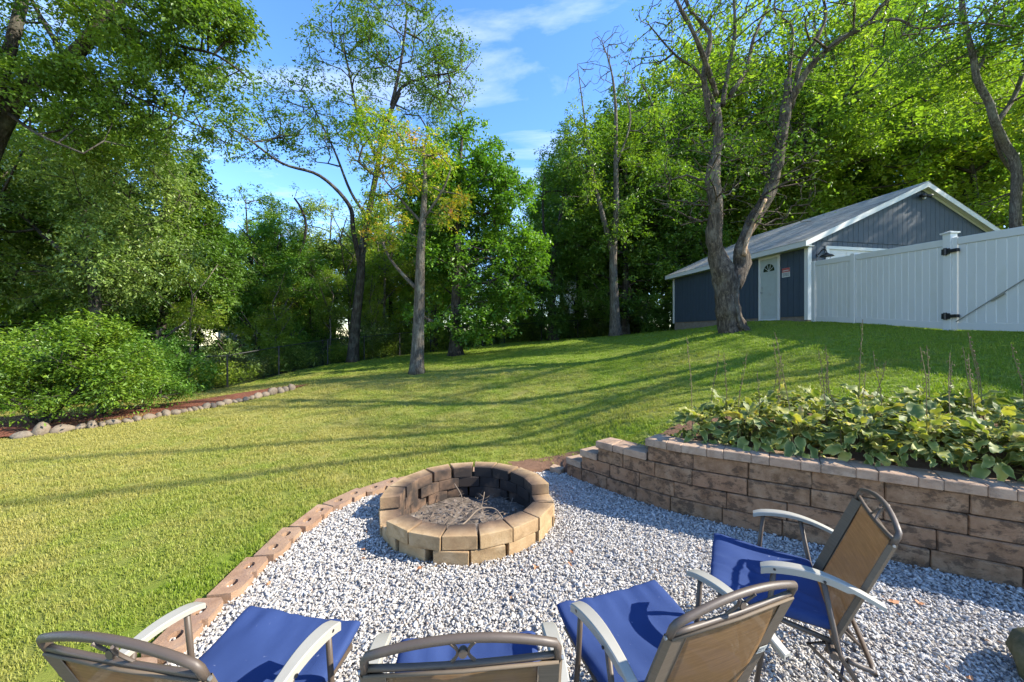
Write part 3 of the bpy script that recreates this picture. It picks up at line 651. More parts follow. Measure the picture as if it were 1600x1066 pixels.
# ------------------------------------------------------------------ garage
gar = empty('garage', (9.48, 12.0, 2.354), atan2(.18, .984), label='blue grey garage with white trim, low grey shingle roof and panelled side door', cat='garage')
gar_inv = Matrix.Translation((9.48, 12.0, 2.354)) @ Matrix.Rotation(atan2(.18, .984), 4, 'Z')
GW, GD, EH = 9.1, 7.1, 2.38; SL = .45; HALF = GW / 2
def rake(x): return EH + .10 + SL * min(x, GW - x)
body = MB(); body.prism([(0, .0), (GW, 0), (GW, EH), (HALF, rake(HALF) - .12), (0, EH)], 'y', .0, GD); body.build('wall', M['siding'], gar)
MB().box((-.02 + .05, -.02 + .05, -1.2), (GW - .03, GD - .03, -.0)).build('foundation', M['concrete'], gar)
def slab(name, a, b, mat='siding', bev=.0): return MB().box(a, b).build(name, M[mat], gar, bevel=bev)
# siding boards stand proud of the wall so that the joints show as grooves
bw, gp_ = .203, .012
y = 0.09; bm_cache = {}
DO0, DO1, DOT = .98, 1.86, 2.20       # side door frame along the wall
while y < GD - .1:
    y1 = min(y + bw - gp_, GD - .09)
    zb = 0.0
    if not (y1 > DO0 and y < DO1): slab('siding_board', (-.014, y, 0.0), (-.001, y1, EH - .05))
    else: slab('siding_board', (-.014, y, DOT), (-.001, y1, EH - .05))
    y += bw
x = .12; DX0, DX1, DZ = .66, 6.1, 2.27
while x < GW - .1:
    x1 = min(x + bw - gp_, GW - .1)
    z0 = 0.0 if (x1 < DX0 or x > DX1) else DZ
    slab('siding_board', (x, -.014, z0), (x1, -.001, 2.42))
    t0, t1 = rake(x) - .03, rake(x1) - .03
    MB().prism([(x, 2.435), (x1, 2.435), (x1, t1), (x, t0)], 'y', -.030, -.0015).build('siding_board', M['siding'], gar)
    x += bw
# corner boards, frieze, fascia
slab('corner_board', (-.034, .002, -.12), (-.0145, .09, EH - .02), 'trim'); slab('corner_board', (-.034, -.034, -.12), (.11, -.0005, 2.43), 'trim')
slab('corner_board', (-.034, GD - .09, -.05), (-.0145, GD + .03, EH - .02), 'trim')
slab('frieze_board', (-.028, .09, EH - .16), (-.0145, GD - .09, EH - .03), 'trim')
# roof: two shingled slopes over a deck
OV, OE = .32, .22      # eave and gable overhangs
def roof_side(sgn):
    x0 = -OV if sgn < 0 else GW + OV; z0 = rake(0) - SL * OV + .02; zr = rake(HALF) + .02
    mbk = MB(); mbk.prism([(x0, z0 - .09), (HALF, zr - .09), (HALF, zr), (x0, z0)] if sgn < 0 else [(x0, z0 - .09), (x0, z0), (HALF, zr), (HALF, zr - .09)], 'y', -OE, GD + OE)
    deck = mbk.build('roof', M['trim'], gar)
    cs = MB(); n = 36
    for i in range(n):
        t0, t1 = i / n, (i + 1.12) / n; t1 = min(t1, 1); xa, xb = x0 + (HALF - x0) * t0, x0 + (HALF - x0) * t1; za, zb = z0 + (zr - z0) * t0, z0 + (zr - z0) * t1
        k = -.03 * (1 if sgn < 0 else -1) * (i == 0)
        cs.add([(xa + k, -OE - .03, za + .016), (xb, -OE - .03, zb + .004), (xb, GD + OE + .03, zb + .004), (xa + k, GD + OE + .03, za + .016), (xa + k, -OE - .03, za + .002), (xa + k, GD + OE + .03, za + .002)],
               [(0, 1, 2, 3), (0, 3, 5, 4)])
    s_ = cs.build('shingles', M['shingle'], deck); tag(s_, kind='stuff')
    # rake board on the gable
    th = .17
    pr = [(x0, z0 - th - .005), (HALF, zr - th - .005), (HALF, zr - .003), (x0, z0 - .003)]
    if sgn > 0: pr = pr[::-1]
    MB().prism(pr, 'y', -OE - .022, -OE - .001).build('rake_board', M['trim'], gar)
    pr2 = [(0 if sgn < 0 else GW, rake(0) - .16), (HALF, rake(HALF) - .16), (HALF, rake(HALF) - .075), (0 if sgn < 0 else GW, rake(0) - .075)]
    if sgn > 0: pr2 = pr2[::-1]
    MB().prism(pr2, 'y', -.05, -.0305).build('rake_trim', M['trim'], gar)
    e0, e1 = (x0 - .021, x0 - .001) if sgn < 0 else (x0 + .001, x0 + .021)
    slab('fascia', (e0, -OE - .022, z0 - .17), (e1, GD + OE, z0 - .002), 'trim')
    s0_, s1_ = (x0, -.001) if sgn < 0 else (GW + .001, x0)
    slab('soffit', (s0_, -OE, z0 - .165), (s1_, GD + OE, z0 - .15), 'trim')
roof_side(-1); roof_side(1)
MB().prism([(HALF - .13, rake(HALF) - .03), (HALF, rake(HALF) + .045), (HALF + .13, rake(HALF) - .03), (HALF, rake(HALF) + .03)], 'y', -OE - .03, GD + OE + .03).build('ridge_cap', M['shingle'], gar)
# side door with frame, six panels and fan light
dr = MB(); dr.box((-.03, DO0 + .09, -.04), (-.005, DO1 - .09, DOT - .10)); door = dr.build('door', M['doorpaint'], gar)
for (a, b) in (((-.055, DO0, -.10), (-.0145, DO0 + .085, DOT)), ((-.055, DO1 - .085, -.10), (-.0145, DO1, DOT)), ((-.055, DO0 + .086, DOT - .095), (-.0145, DO1 - .086, DOT)), ((-.10, DO0 + .086, -.10), (-.0145, DO1 - .086, -.045))):
    slab('door_frame', a, b, 'trim', .004)
w_ = (DO1 - DO0 - .18); c0 = DO0 + .09 + w_ / 2
for sy in (-1, 1):
    for z0, z1 in ((.10, .72), (.86, 1.52)):
        ya, yb = sorted((c0 + sy * .05, c0 + sy * (w_ / 2 - .09)))
        MB().box((-.036, ya, z0), (-.0305, yb, z1)).build('door_panel', M['doorpaint'], door, bevel=.004)
fan = MB(); n = 14; rad = .26; zc = 1.66
poly = [(c0 + rad * .92 * cos(pi * k / n), zc + rad * sin(pi * k / n)) for k in range(n + 1)]
fan.prism(poly, 'x', -.034, -.0305); fan.build('fan_window', M['glass'], door)
for k in (36, 72, 108, 144):
    a = R(k); MB().tube([(-.037, c0, zc + .0), (-.037, c0 + rad * .92 * cos(a), zc + rad * sin(a))], .010, 4).build('muntin', M['doorpaint'], door)
MB().tube([(-.037, c0 + rad * .98 * cos(pi * k / 12), zc + rad * 1.06 * sin(pi * k / 12)) for k in range(13)], .016, 5).build('window_trim', M['doorpaint'], door)
slab('door_sill', (-.036, c0 - .28, zc - .03), (-.0305, c0 + .28, zc - .005), 'doorpaint')
MB().tube([(-.03, DO1 - .15, .93), (-.075, DO1 - .15, .93), (-.09, DO1 - .15, .93)], [.012, .014, .028], 10).build('handle', M['steel'], door, smooth=True)
MB().tube([(-.03, DO1 - .15, 1.10), (-.05, DO1 - .15, 1.10)], [.024, .024], 10).build('lock', M['steel'], door)
# warning sign on the siding
sg = empty('warning_sign', gar_inv @ Vector((-.016, .76, 1.36)), atan2(.18, .984), label='small red and white warning sign fixed beside the garage side door', cat='sign')
MB().box((-.006, -.15, .0), (.0, .15, .31)).build('board', M['signwhite'], sg)
MB().box((-.009, -.148, .165), (-.0065, .148, .308)).build('red_band', M['signred'], sg)
ink = MB(); rr = random.Random(5)
y = -.10
while y < .10: l = rr.uniform(.012, .024); ink.box((-.0115, y, .205), (-.0095, y + l, .238)); y += l + .008
ink.build('pale_lettering', M['signwhite'], sg)
ink = MB()
for z in (.115, .075, .035):
    y = -.12
    while y < .115: l = rr.uniform(.012, .035); ink.box((-.0085, y, z), (-.0065, min(y + l, .125), z + .024)); y += l + .008
ink.build('dark_lettering', M['signink'], sg)
# garage door opening (its upper part shows above the fence)
slab('garage_door_frame', (DX0, -.05, 0), (DX0 + .11, -.0145, DZ), 'trim'); slab('garage_door_frame', (DX1 - .11, -.05, 0), (DX1, -.0145, DZ), 'trim'); slab('garage_door_frame', (DX0 + .111, -.05, DZ - .10), (DX1 - .111, -.0145, DZ), 'trim')
gd = slab('garage_door', (DX0 + .11, -.010, 0), (DX1 - .11, -.002, DZ - .10), 'garagedoor')
for r_ in range(4):
    for c_ in range(8):
        x0 = DX0 + .2 + c_ * .63; z0 = .08 + r_ * .54
        if x0 + .55 < DX1 - .12: MB().box((x0, -.018, z0), (x0 + .55, -.0105, min(z0 + .42, DZ - .14))).build('door_panel', M['garagedoor'], gd, bevel=.005)
# gooseneck barn lamp near the corner
lp = empty('barn_lamp', gar_inv @ Vector((.36, -.03, 1.98)), atan2(.18, .984), label='black gooseneck barn lamp on the garage wall above the white fence', cat='lamp')
MB().tube(smooth_path([(0, 0, -.02), (0, -.07, .06), (0, -.16, .12), (0, -.26, .08), (0, -.28, -.02)], 4), .014, 7).build('arm', M['blackmetal'], lp, smooth=True)
MB().tube([(0, .015, -.02), (0, -.012, -.02)], [.05, .05], 12).build('wall_plate', M['blackmetal'], lp)
MB().tube([(0, -.28, .0), (0, -.28, -.04), (0, -.28, -.07), (0, -.28, -.12)], [.03, .06, .15, .19], 16).build('lamp_shade', M['blackmetal'], lp, smooth=True)
# floodlight under the gable peak
fl = empty('floodlight', gar_inv @ Vector((HALF, -.06, rake(HALF) - .40)), atan2(.18, .984), label='black twin security floodlight under the garage gable peak', cat='lamp')
MB().box((-.06, -.03, -.05), (.06, .03, .05)).build('mount', M['blackmetal'], fl, bevel=.008)
for s_ in (-1, 1):
    MB().tube([(s_ * .05, -.03, 0), (s_ * .12, -.10, -.02), (s_ * .17, -.18, -.06)], [.03, .05, .07], 10).build('lamp_head', M['blackmetal'], fl, smooth=True)
MB().box((-.035, -.10, -.12), (.035, -.03, -.055)).build('sensor', M['trim'], fl, bevel=.008)

# ------------------------------------------------------------------ white vinyl fence and gate
def fline(Y): return 9.4 + (Y - 11.7) * .048
def ftop(Y): return 4.06 + (Y - 11.7) * .065 - .02
def fbot(Y): return T1(fline(Y) - .1, Y) + .03
def ang_of(Y0, Y1): return atan2(Y1 - Y0, fline(Y1) - fline(Y0))
def post(par, Y, top, w=.127, cap=False, z0=None):
    x = fline(Y) - par.location.x; y = Y - par.location.y; zb = T1(fline(Y), Y) - .25 - par.location.z; zt = top - par.location.z
    p = MB().box((x - w/2, y - w/2, zb), (x + w/2, y + w/2, zt)).build('post', M['vinyl'], par, bevel=.006)
    if cap:
        b = MB(); b.box((x - w*.68, y - w*.68, zt + .001), (x + w*.68, y + w*.68, zt + .03)); b.add([(x - w*.6, y - w*.6, zt + .03), (x + w*.6, y - w*.6, zt + .03), (x + w*.6, y + w*.6, zt + .03), (x - w*.6, y + w*.6, zt + .03), (x, y, zt + .065)], [(0, 1, 4), (1, 2, 4), (2, 3, 4), (3, 0, 4)])
        b.build('post_cap', M['vinyl'], p)
    return p
def panel(par, Y0, Y1, boards=True, rail=.15, bot=None, dx=0.0, n=None):
    """boards, top rail and bottom rail between two posts; Y0 is the far end"""
    ox, oy, oz = par.location; t0, t1 = ftop(Y0), ftop(Y1); b0, b1 = (fbot(Y0), fbot(Y1)) if bot is None else bot
    def pt(Y, z, off): return (fline(Y) - ox + off + dx, Y - oy, z - oz)
    def bar(name, za0, zb0, za1, zb1, w):
        mbx = MB(); vs_ = [pt(Y0, za0, -w), pt(Y1, za1, -w), pt(Y1, za1, w), pt(Y0, za0, w), pt(Y0, zb0, -w), pt(Y1, zb1, -w), pt(Y1, zb1, w), pt(Y0, zb0, w)]
        mbx.add(vs_, [(0,3,2,1),(4,5,6,7),(0,1,5,4),(1,2,6,5),(2,3,7,6),(3,0,4,7)]); return mbx.build(name, M['vinyl'], par, bevel=.006)
    bar('top_rail', t0 - rail, t0, t1 - rail, t1, .028); bar('bottom_rail', b0, b0 + .15, b1, b1 + .15, .028)
    n = n or max(1, round((Y0 - Y1) / .158)); g = .004
    for i in range(n):
        ya = Y0 + (Y1 - Y0) * i / n - g; yb = Y0 + (Y1 - Y0) * (i + 1) / n + g
        za, zb = ftop(ya) - rail - .001, ftop(yb) - rail - .001; f = lambda Y: b0 + (b1 - b0) * (Y0 - Y) / (Y0 - Y1) + .151
        w = .011; ya -= .0035; yb += .0035
        vs_ = [pt(ya, f(ya), -w), pt(yb, f(yb), -w), pt(yb, f(yb), w), pt(ya, f(ya), w), pt(ya, za, -w), pt(yb, zb, -w), pt(yb, zb, w), pt(ya, za, w)]
        MB().add(vs_, [(0,3,2,1),(4,5,6,7),(0,1,5,4),(1,2,6,5),(2,3,7,6),(3,0,4,7)]).build('board', M['vinyl'], par, bevel=.003)
    # tongue strip behind the joints, paler than the boards
    mbx = MB(); w = .004; vs_ = [pt(Y0, b0 + .152, -w), pt(Y1, b1 + .152, -w), pt(Y1, b1 + .152, w), pt(Y0, b0 + .152, w), pt(Y0, t0 - rail - .002, -w), pt(Y1, t1 - rail - .002, -w), pt(Y1, t1 - rail - .002, w), pt(Y0, t0 - rail - .002, w)]
    mbx.add(vs_, [(0,3,2,1),(4,5,6,7),(0,1,5,4),(1,2,6,5),(2,3,7,6),(3,0,4,7)]).build('tongue_strip', M['groove'], par)
vf = empty('vinyl_fence', (9.4, 10.2, 2.0), label='white vinyl privacy fence running from the garage corner to the gate post', cat='fence', group='white vinyl fence')
post(vf, 11.62, ftop(11.62) + .0); post(vf, 10.2, ftop(10.2) + .03); post(vf, 7.88, ftop(7.88) + .10, .15, True)
panel(vf, 11.55, 10.27); panel(vf, 10.13, 7.96)
gt = empty('vinyl_gate', (9.25, 7.0, 1.9), label='white vinyl fence gate with diagonal brace cable and black hinges', cat='gate')
GA, GB = 7.78, 5.6
panel(gt, GA - .06, GB + .06, dx=-.0, n=13)
for Yp in (GA, GB): MB().box((fline(Yp) - 9.25 - .032, Yp - 7.0 - .055, fbot(Yp) - 1.9), (fline(Yp) - 9.25 + .032, Yp - 7.0 + .055, ftop(Yp) - 1.9 + .005)).build('gate_stile', M['vinyl'], gt, bevel=.005)
xa, xb = fline(GA) - 9.25 - .045, fline(GB) - 9.25 - .045
MB().tube([(xa, GA - 7.05, fbot(GA) - 1.9 + .16), (xb, GB - 6.95, ftop(GB) - 1.9 - .2)], .009, 6).build('brace_cable', M['bracewire'], gt)
MB().tube([(xa + (xb - xa) * .27, GA - 7.05 + (GB - GA) * .27, fbot(GA) - 1.9 + .16 + (ftop(GB) - fbot(GA) - .36) * .27), (xa + (xb - xa) * .36, GA - 7.05 + (GB - GA) * .36, fbot(GA) - 1.9 + .16 + (ftop(GB) - fbot(GA) - .36) * .36)], .017, 6).build('turnbuckle', M['bracewire'], gt)
for z in (ftop(7.8) - .27, fbot(7.8) + .28):
    h = MB(); x = fline(7.85) - 9.25 - .10
    h.box((x - .005, .80, z - 1.9 - .06), (x + .02, .95, z - 1.9 + .06)); h.box((x - .012, .66, z - 1.9 - .032), (x + .05, .81, z - 1.9 + .032)); h.tube([(x - .012, .87, z - 1.9 - .075), (x - .012, .87, z - 1.9 + .075)], .028, 10)
    h.build('hinge', M['blackmetal'], gt, bevel=.004)
pf = empty('vinyl_fence', (9.1, 5.4, 1.7), label='white vinyl fence panel beyond the latch side of the gate', cat='fence', group='white vinyl fence')
post(pf, 5.45, ftop(5.45) + .10, .15, True); post(pf, 3.1, ftop(3.1) + .1, .127, True); panel(pf, 5.37, 3.17)

# ------------------------------------------------------------------ chain link fence along the back of the lawn
cf = empty('chain_link_fence', (-.5, 25, 1.1), label='black chain link fence running along the bottom of the lawn before the woods', cat='fence')
CP = [(-15.2, 8.4), (-13.3, 11.5), (-11.1, 14.6), (-10.4, 16.7), (-9.35, 19), (-7.9, 20.0), (-6.3, 21.0), (-4.8, 22.1), (-3.3, 23.2), (-1.9, 24.1), (-.5, 25), (2, 25.4), (4.5, 25.6), (6.6, 25.4), (8.5, 25.2)]
FHT = 1.25
for x, y in CP:
    z = T1(x, y); MB().tube([(x + .5, y - 25, z - 1.2), (x + .5, y - 25, z - 1.1 + FHT + .04)], .032, 6).build('post', M['wirehair'], cf)
wm_ = MB()
for (x0, y0), (x1, y1) in zip(CP[:-1], CP[1:]):
    z0, z1 = T1(x0, y0) - 1.1, T1(x1, y1) - 1.1; a = np.array([x0 + .5, y0 - 25, z0]); b = np.array([x1 + .5, y1 - 25, z1]); Ls = np.linalg.norm(b - a); up = np.array([0, 0, FHT])
    MB().tube([tuple(a + up), tuple(b + up)], .02, 6).build('top_rail', M['wirehair'], cf)
    m_ = int(Ls / .11)
    for i in range(-11, m_ + 1):
        for sg_ in (0, 1):
            t0_, t1_ = i / m_, (i + 11) / m_; h0, h1 = 0, 1
            if t0_ < 0: h0 = -t0_ / (t1_ - t0_); t0_ = 0
            if t1_ > 1: h1 = 1 - (t1_ - 1) / ((i + 11) / m_ - i / m_); t1_ = 1
            if sg_: h0, h1 = 1 - h0, 1 - h1
            wm_.tube([tuple(a + (b - a) * t0_ + up * h0), tuple(a + (b - a) * t1_ + up * h1)], .0028, 3, cap=False)
tag(wm_.build('wire_mesh', M['wirehair'], cf), kind='stuff')

# ------------------------------------------------------------------ garden bed on the far left: mulch and a row of stones
SROW = [P(0, 690, 6.35), P(60, 680, 6.55), P(150, 664, 7.1), P(250, 643, 7.9), P(345, 626, 9.0), P(410, 616, 10.0), P(458, 609, 10.9)]
def sheet(name, poly, step, lift, mat, **kw):
    xs = [p[0] for p in poly]; ys = [p[1] for p in poly]; X_, Y_ = np.meshgrid(np.arange(min(xs), max(xs), step), np.arange(min(ys), max(ys), step)); Z_ = T(X_, Y_) + lift
    V_ = np.stack([X_, Y_, Z_], -1).reshape(-1, 3); I = np.arange(X_.size).reshape(X_.shape); F_ = np.stack([I[:-1, :-1], I[:-1, 1:], I[1:, 1:], I[1:, :-1]], -1).reshape(-1, 4)
    c = V_[F_].mean(1); k_ = inside(poly, c[:, 0], c[:, 1]); return tag(obj(name, mesh_np(name, V_, F_[k_], mat, True)), kind='structure')
MP = [tuple(p[:2]) for p in SROW]
sheet('mulch_bed', MP + [(-6.3, 11.8), (-7.4, 11.6), (-8.2, 10.3), (-9.0, 9.2), (-10.5, 8.6), (-12, 8.4), (-13, 6.5), (-10.5, 5.2)], .12, .035, M['mulch'])
def rock(seed, sub=2):
    bm = bmesh.new(); bmesh.ops.create_icosphere(bm, subdivisions=sub, radius=.5); off = Vector((seed * 7.3, seed * 3.1, 0))
    for v in bm.verts:
        v.co *= 1 + .38 * noise.noise(v.co * 1.6 + off) + .10 * noise.noise(v.co * 5 + off)
    me_ = bpy.data.meshes.new('stone'); bm.to_mesh(me_); bm.free(); me_.polygons.foreach_set('use_smooth', np.ones(len(me_.polygons), bool)); me_.materials.append(M['boulder']); return me_
rocks = [rock(i) for i in range(7)]
spl = smooth_path([tuple(p) for p in SROW], 6); slen = [0]
for a, b in zip(spl[:-1], spl[1:]): slen.append(slen[-1] + (b - a).length)
widths = [(.42, .13), (.30, .27), (.45, .17), (.24, .14), (.24, .16), (.16, .11), (.34, .13), (.26, .12), (.20, .13), (.34, .14), (.17, .14), (.24, .16), (.28, .13), (.20, .12), (.16, .12), (.16, .12), (.16, .11), (.26, .17), (.20, .12), (.27, .13), (.30, .17), (.18, .12), (.22, .11), (.30, .12), (.2, .13), (.36, .16), (.30, .14), (.40, .24), (.30, .20), (.26, .18), (.32, .22)]
desc = {1: 'big round tan boulder near the low end of the stone row', 0: 'flat pinkish stone at the low end of the stone row', 2: 'long flat stone beside the big round boulder under the bright shrub', 3: 'small pinkish stone right after the long flat stone'}
s0 = .12; tot = slen[-1]; scale_ = tot / sum(w for w, h in widths) * .985
for i, (w, h) in enumerate(widths):
    w *= scale_; c = s0 + w / 2; s0 += w
    k = max(j for j in range(len(slen)) if slen[j] <= min(c, tot - 1e-4)); f = (c - slen[k]) / max(slen[k + 1] - slen[k], 1e-6) if k + 1 < len(slen) else 0
    p = spl[k].lerp(spl[min(k + 1, len(spl) - 1)], f); t = (spl[min(k + 1, len(spl) - 1)] - spl[max(k - 1, 0)])
    zz = T1(p.x, p.y)
    o = obj('stone', rocks[i % 7], None, (p.x, p.y, zz + h * .28), (random.uniform(-.2, .2), random.uniform(-.2, .2), atan2(t.y, t.x) + random.uniform(-.15, .15)), (w * 1.12, random.uniform(.16, .24), h * 1.15))
    if i in desc: lb = desc[i]
    elif i < 10: lb = 'stone below the bright shrub, %s along the row after the big round boulder' % {4: 'third', 5: 'fourth', 6: 'fifth', 7: 'sixth', 8: 'seventh', 9: 'eighth'}[i]
    elif i < 19: lb = 'stone in the middle of the garden row, %s after the big round boulder' % {10: 'ninth', 11: 'tenth', 12: 'eleventh', 13: 'twelfth', 14: 'thirteenth', 15: 'fourteenth', 16: 'fifteenth', 17: 'sixteenth', 18: 'seventeenth'}[i]
    else: lb = 'pale stone edging the red mulch patch, %s from the far end of the row' % {19: 'twelfth', 20: 'eleventh', 21: 'tenth', 22: 'ninth', 23: 'eighth', 24: 'seventh', 25: 'sixth', 26: 'fifth', 27: 'fourth', 28: 'third', 29: 'second', 30: 'first'}[i]
    tag(o, lb, 'stone', 'stones edging the mulch bed')
ms_ = rock(40); ms_.materials.clear(); ms_.materials.append(M['mossy'])
o = obj('stone', ms_, None, (2.78, 1.93, .09), (0, 0, .4), (.36, .30, .30)); tag(o, 'green mossy boulder standing on the gravel behind the folding chairs', 'stone')

# fallen leaves on the gravel
def fleaf(seed):
    r = random.Random(seed); n = 9; c = MB(); pts = []
    for k in range(n):
        a = 2 * pi * k / n; rad = (.5 if k % 2 == 0 else .28) * (1.3 if k == 0 else 1); pts.append((rad * cos(a), rad * sin(a) * .7, r.uniform(-.10, .22)))
    c.add([(0, 0, .05)] + pts, [(0, 1 + k, 1 + (k + 1) % n) for k in range(n)]); return c.mesh('leaf', M['deadleaf'])
fl_ = [fleaf(i) for i in range(4)]
spots = [(1394, 940, 'big curled orange leaf beside the chair by the wall'), (1437, 942, 'orange leaf nearer the retaining wall than the big curled leaf'), (838, 886, 'orange leaf just in front of the fire pit blocks'), (657, 887, 'brown leaf at the foot of the fire pit on its shaded side'),
         (893, 862, 'small ochre leaf on the sunlit gravel between the pit and the chairs'), (568, 858, 'small tan leaf on the gravel beside the pit shadow'), (418, 913, 'brown leaf near the edging blocks'), (568, 872, 'thin brown leaf on the open gravel left of the fire pit'), (1120, 893, 'reddish leaf beside the blue cushion of the chair by the wall'),
         (890, 880, 'yellow leaf on gravel behind the white armrest tips'), (1515, 1060, 'orange leaf beside the mossy boulder'), (960, 760, 'dark leaf on the shaded gravel by the low end of the wall')]
for i, (u, v, lb) in enumerate(spots):
    Y_ = FPX * (CAMH - .02) / (v - HZ); p = P(u, v, Y_); k = .07 if i < 4 else .045
    if math.hypot(p[0] - PIT[0], p[1] - PIT[1]) < PR + .05: p[1] -= .1
    tag(obj('fallen_leaf', fl_[i % 4], None, (p[0], p[1], .018), (.1, .1, i * 1.3), (k, k, k)), lb, 'leaf', 'fallen leaves on the gravel')

mbd = MB(); rr = random.Random(8)
for i in range(420):
    x, y = rr.uniform(-1.9, 5.2), rr.uniform(.6, 4.9)
    if math.hypot(x - PIT[0], y - PIT[1]) < PR + .03 or not inside(GPOLY, np.array([x]), np.array([y]))[0]: continue
    s_ = rr.uniform(.006, .02); a = rr.uniform(0, 6.28); z = .014 + rr.uniform(0, .008)
    if rr.random() < .4: mbd.tube([(x, y, z), (x + 3 * s_ * cos(a), y + 3 * s_ * sin(a), z + .004)], [.0016, .001], 4)
    else: mbd.add([(x, y, z), (x + s_ * cos(a), y + s_ * sin(a), z + .004), (x + 1.6 * s_ * cos(a + .5), y + 1.6 * s_ * sin(a + .5), z + .002), (x + s_ * cos(a + 1.2), y + s_ * sin(a + 1.2), z + .007)], [(0, 1, 2, 3)])
tag(mbd.build('gravel_litter', simple('dry_litter', (.22, .12, .06), .8, .5, 9)), kind='stuff')

# ------------------------------------------------------------------ folding chairs
def make_chair(loc, yaw, label, crease=(.25, .0), seed=0, ties=False, care=False, rec=.40, y1=.300):
    ch = empty('folding_chair', (loc[0], loc[1], 0), R(yaw), label=label, cat='chair', group='folding sling chairs around the fire pit')
    r = random.Random(seed); W = .268
    lean = lambda z: -.205 - (z - .34) * rec          # y of the back posts at height z
    # back frame: two posts and an arched top bar in one bent tube
    pts = [(-W, lean(.30), .30), (-W, lean(.60), .60), (-W, lean(.86), .86), (-W, lean(.905), .905)]
    arch = [(x, lean(.93) - .016 * (1 - (x / W) ** 2) + .004, .918 + .046 * (1 - (x / W) ** 2)) for x in np.linspace(-W + .008, W - .008, 13)]
    right = [(-x, y, z) for x, y, z in pts[::-1]]
    MB().tube(pts[:3], .0120, 10).build('back_post', M['tube'], ch, smooth=True); MB().tube([(-x, y, z) for x, y, z in pts[:3]], .0120, 10).build('back_post', M['tube'], ch, smooth=True)
    MB().tube(pts[2:] + arch + right[:2], .0120, 12).build('top_bar', M['tube'], ch, smooth=True)
    cb = MB(); zc = lambda x: .872 + .012 * (x / W) ** 2
    MB().tube([(x, lean(zc(x)) - .002, zc(x)) for x in np.linspace(-W + .01, W - .01, 9)], .0092, 8).build('crossbar', M['tube'], ch, smooth=True)
    # ornament: two bowed rods back to back with a small disc between them
    orn = MB(); zt = .966
    for s in (-1, 1):
        orn.tube([(s * (.034 - .020 * cos((t - .5) * pi)), lean(.87 + (zt - .87) * t) - .012 * t, .878 + (zt - .884) * t) for t in np.linspace(0, 1, 9)], .0048, 6)
    orn.tube([(0, lean(.92) - .016, .921), (0, lean(.92) + .000, .921)], .0125, 12)
    orn.build('ornament', M['tube'], ch, smooth='angle')
    # sling of the back
    nx_, nz_ = 14, 16; V_ = []; F_ = []
    for j in range(nz_ + 1):
        z = .335 + (.862 - .335) * j / nz_
        for i in range(nx_ + 1):
            x = -.212 + .424 * i / nx_; s_ = 1 - (x / .27) ** 2
            V_.append((x, lean(z) - .011 - .016 * s_ * sin(pi * j / nz_), z + (.004 * s_ if j == nz_ else 0)))
    for j in range(nz_):
        for i in range(nx_): a = j * (nx_ + 1) + i; F_.append((a, a + 1, a + nx_ + 2, a + nx_ + 1))
    me_ = mesh_np('sling', V_, F_, M['sling'], True); sl = obj('sling', me_, ch); so = sl.modifiers.new('thickness', 'SOLIDIFY'); so.thickness = .0016
    for s in (-1, 1):    # hem wrapping the post
        h = MB(); 
        for (x0, x1, o0, o1) in ((.2105, .272, -.0135, -.0165), (.272, .284, -.0165, .0), (.284, .272, .0, .0165), (.272, .2105, .0165, -.008)):
            za, zb = .335, .866
            q = [(s * x0, lean(za) + o0, za), (s * x1, lean(za) + o1, za), (s * x1, lean(zb) + o1, zb), (s * x0, lean(zb) + o0, zb)]
            h.add(q, [(0, 1, 2, 3)])
        h.build('sling_hem', M['hem'], ch, smooth=True)
        MB().tube([(s * .211, lean(.336) - .015, .336), (s * .211, lean(.862) - .015, .862)], .0016, 4).build('seam', M['twig'], ch)
    MB().tube([(-.27, lean(.864) - .013, .866), (0, lean(.864) - .022, .868), (.27, lean(.864) - .013, .866)], .0052, 6).build('sling_top_hem', M['hem'], ch, smooth=True)
    # screws at the joints
    for s in (-1, 1): MB().tube([(s * (W + .012), lean(.868), .868), (s * (W + .018), lean(.868), .868)], .006, 8).build('rivet', M['steel'], ch)
    # armrests
    prof = [(.075, .655, .050), (.03, .674, .057), (-.04, .688, .056), (-.11, .692, .051), (-.18, .685, .044), (-.25, .668, .039), (-.32, .642, .036), (-.38, .615, .033)]
    for s in (-1, 1):
        a = MB(); sp_ = smooth_path([(w, y, z) for y, z, w in prof], 3); sec = []
        for p in sp_:
            w, y, z = p; xc = s * .315
            sec.append([(xc - w/2, y, z - .012), (xc - w/2 + .004, y, z), (xc + w/2 - .004, y, z), (xc + w/2, y, z - .004), (xc + w/2, y, z - .012)] if False else
                       [(xc - w/2, y, z - .022), (xc - w/2, y, z - .004), (xc - w/2 + .005, y, z), (xc + w/2 - .005, y, z), (xc + w/2, y, z - .004), (xc + w/2, y, z - .034 + .012 * (y < -.25)), (xc + w/2 - .006, y, z - .034 + .012 * (y < -.25)), (xc + w/2 - .007, y, z - .010), (xc - w/2 + .006, y, z - .010), (xc - w/2 + .005, y, z - .022)])
        if s < 0: sec = [[(2 * (-.315) - q[0], q[1], q[2]) for q in c_] for c_ in sec]
        b0 = 0; vs_ = [q for c_ in sec for q in c_]; k_ = 10; fs = []
        for i in range(len(sec) - 1):
            for j in range(k_): fs.append((i * k_ + j, i * k_ + (j + 1) % k_, (i + 1) * k_ + (j + 1) % k_, (i + 1) * k_ + j))
        fs += [tuple(range(k_))[::-1], tuple((len(sec) - 1) * k_ + j for j in range(k_))]
        a.add(vs_, fs); a.build('armrest', M['armplastic'], ch, smooth='angle')
        for y_ in (.02, -.17): MB().tube([(s * .341, y_, .662), (s * .345, y_, .662)], .006, 8).build('rivet', M['blackmetal'], ch)
        # legs
        xl = s * .322
        MB().tube([(xl, .02, .664), (xl, .04, .45), (xl, .10, .0)], .0115, 8).build('leg', M['tube'], ch, smooth=True)
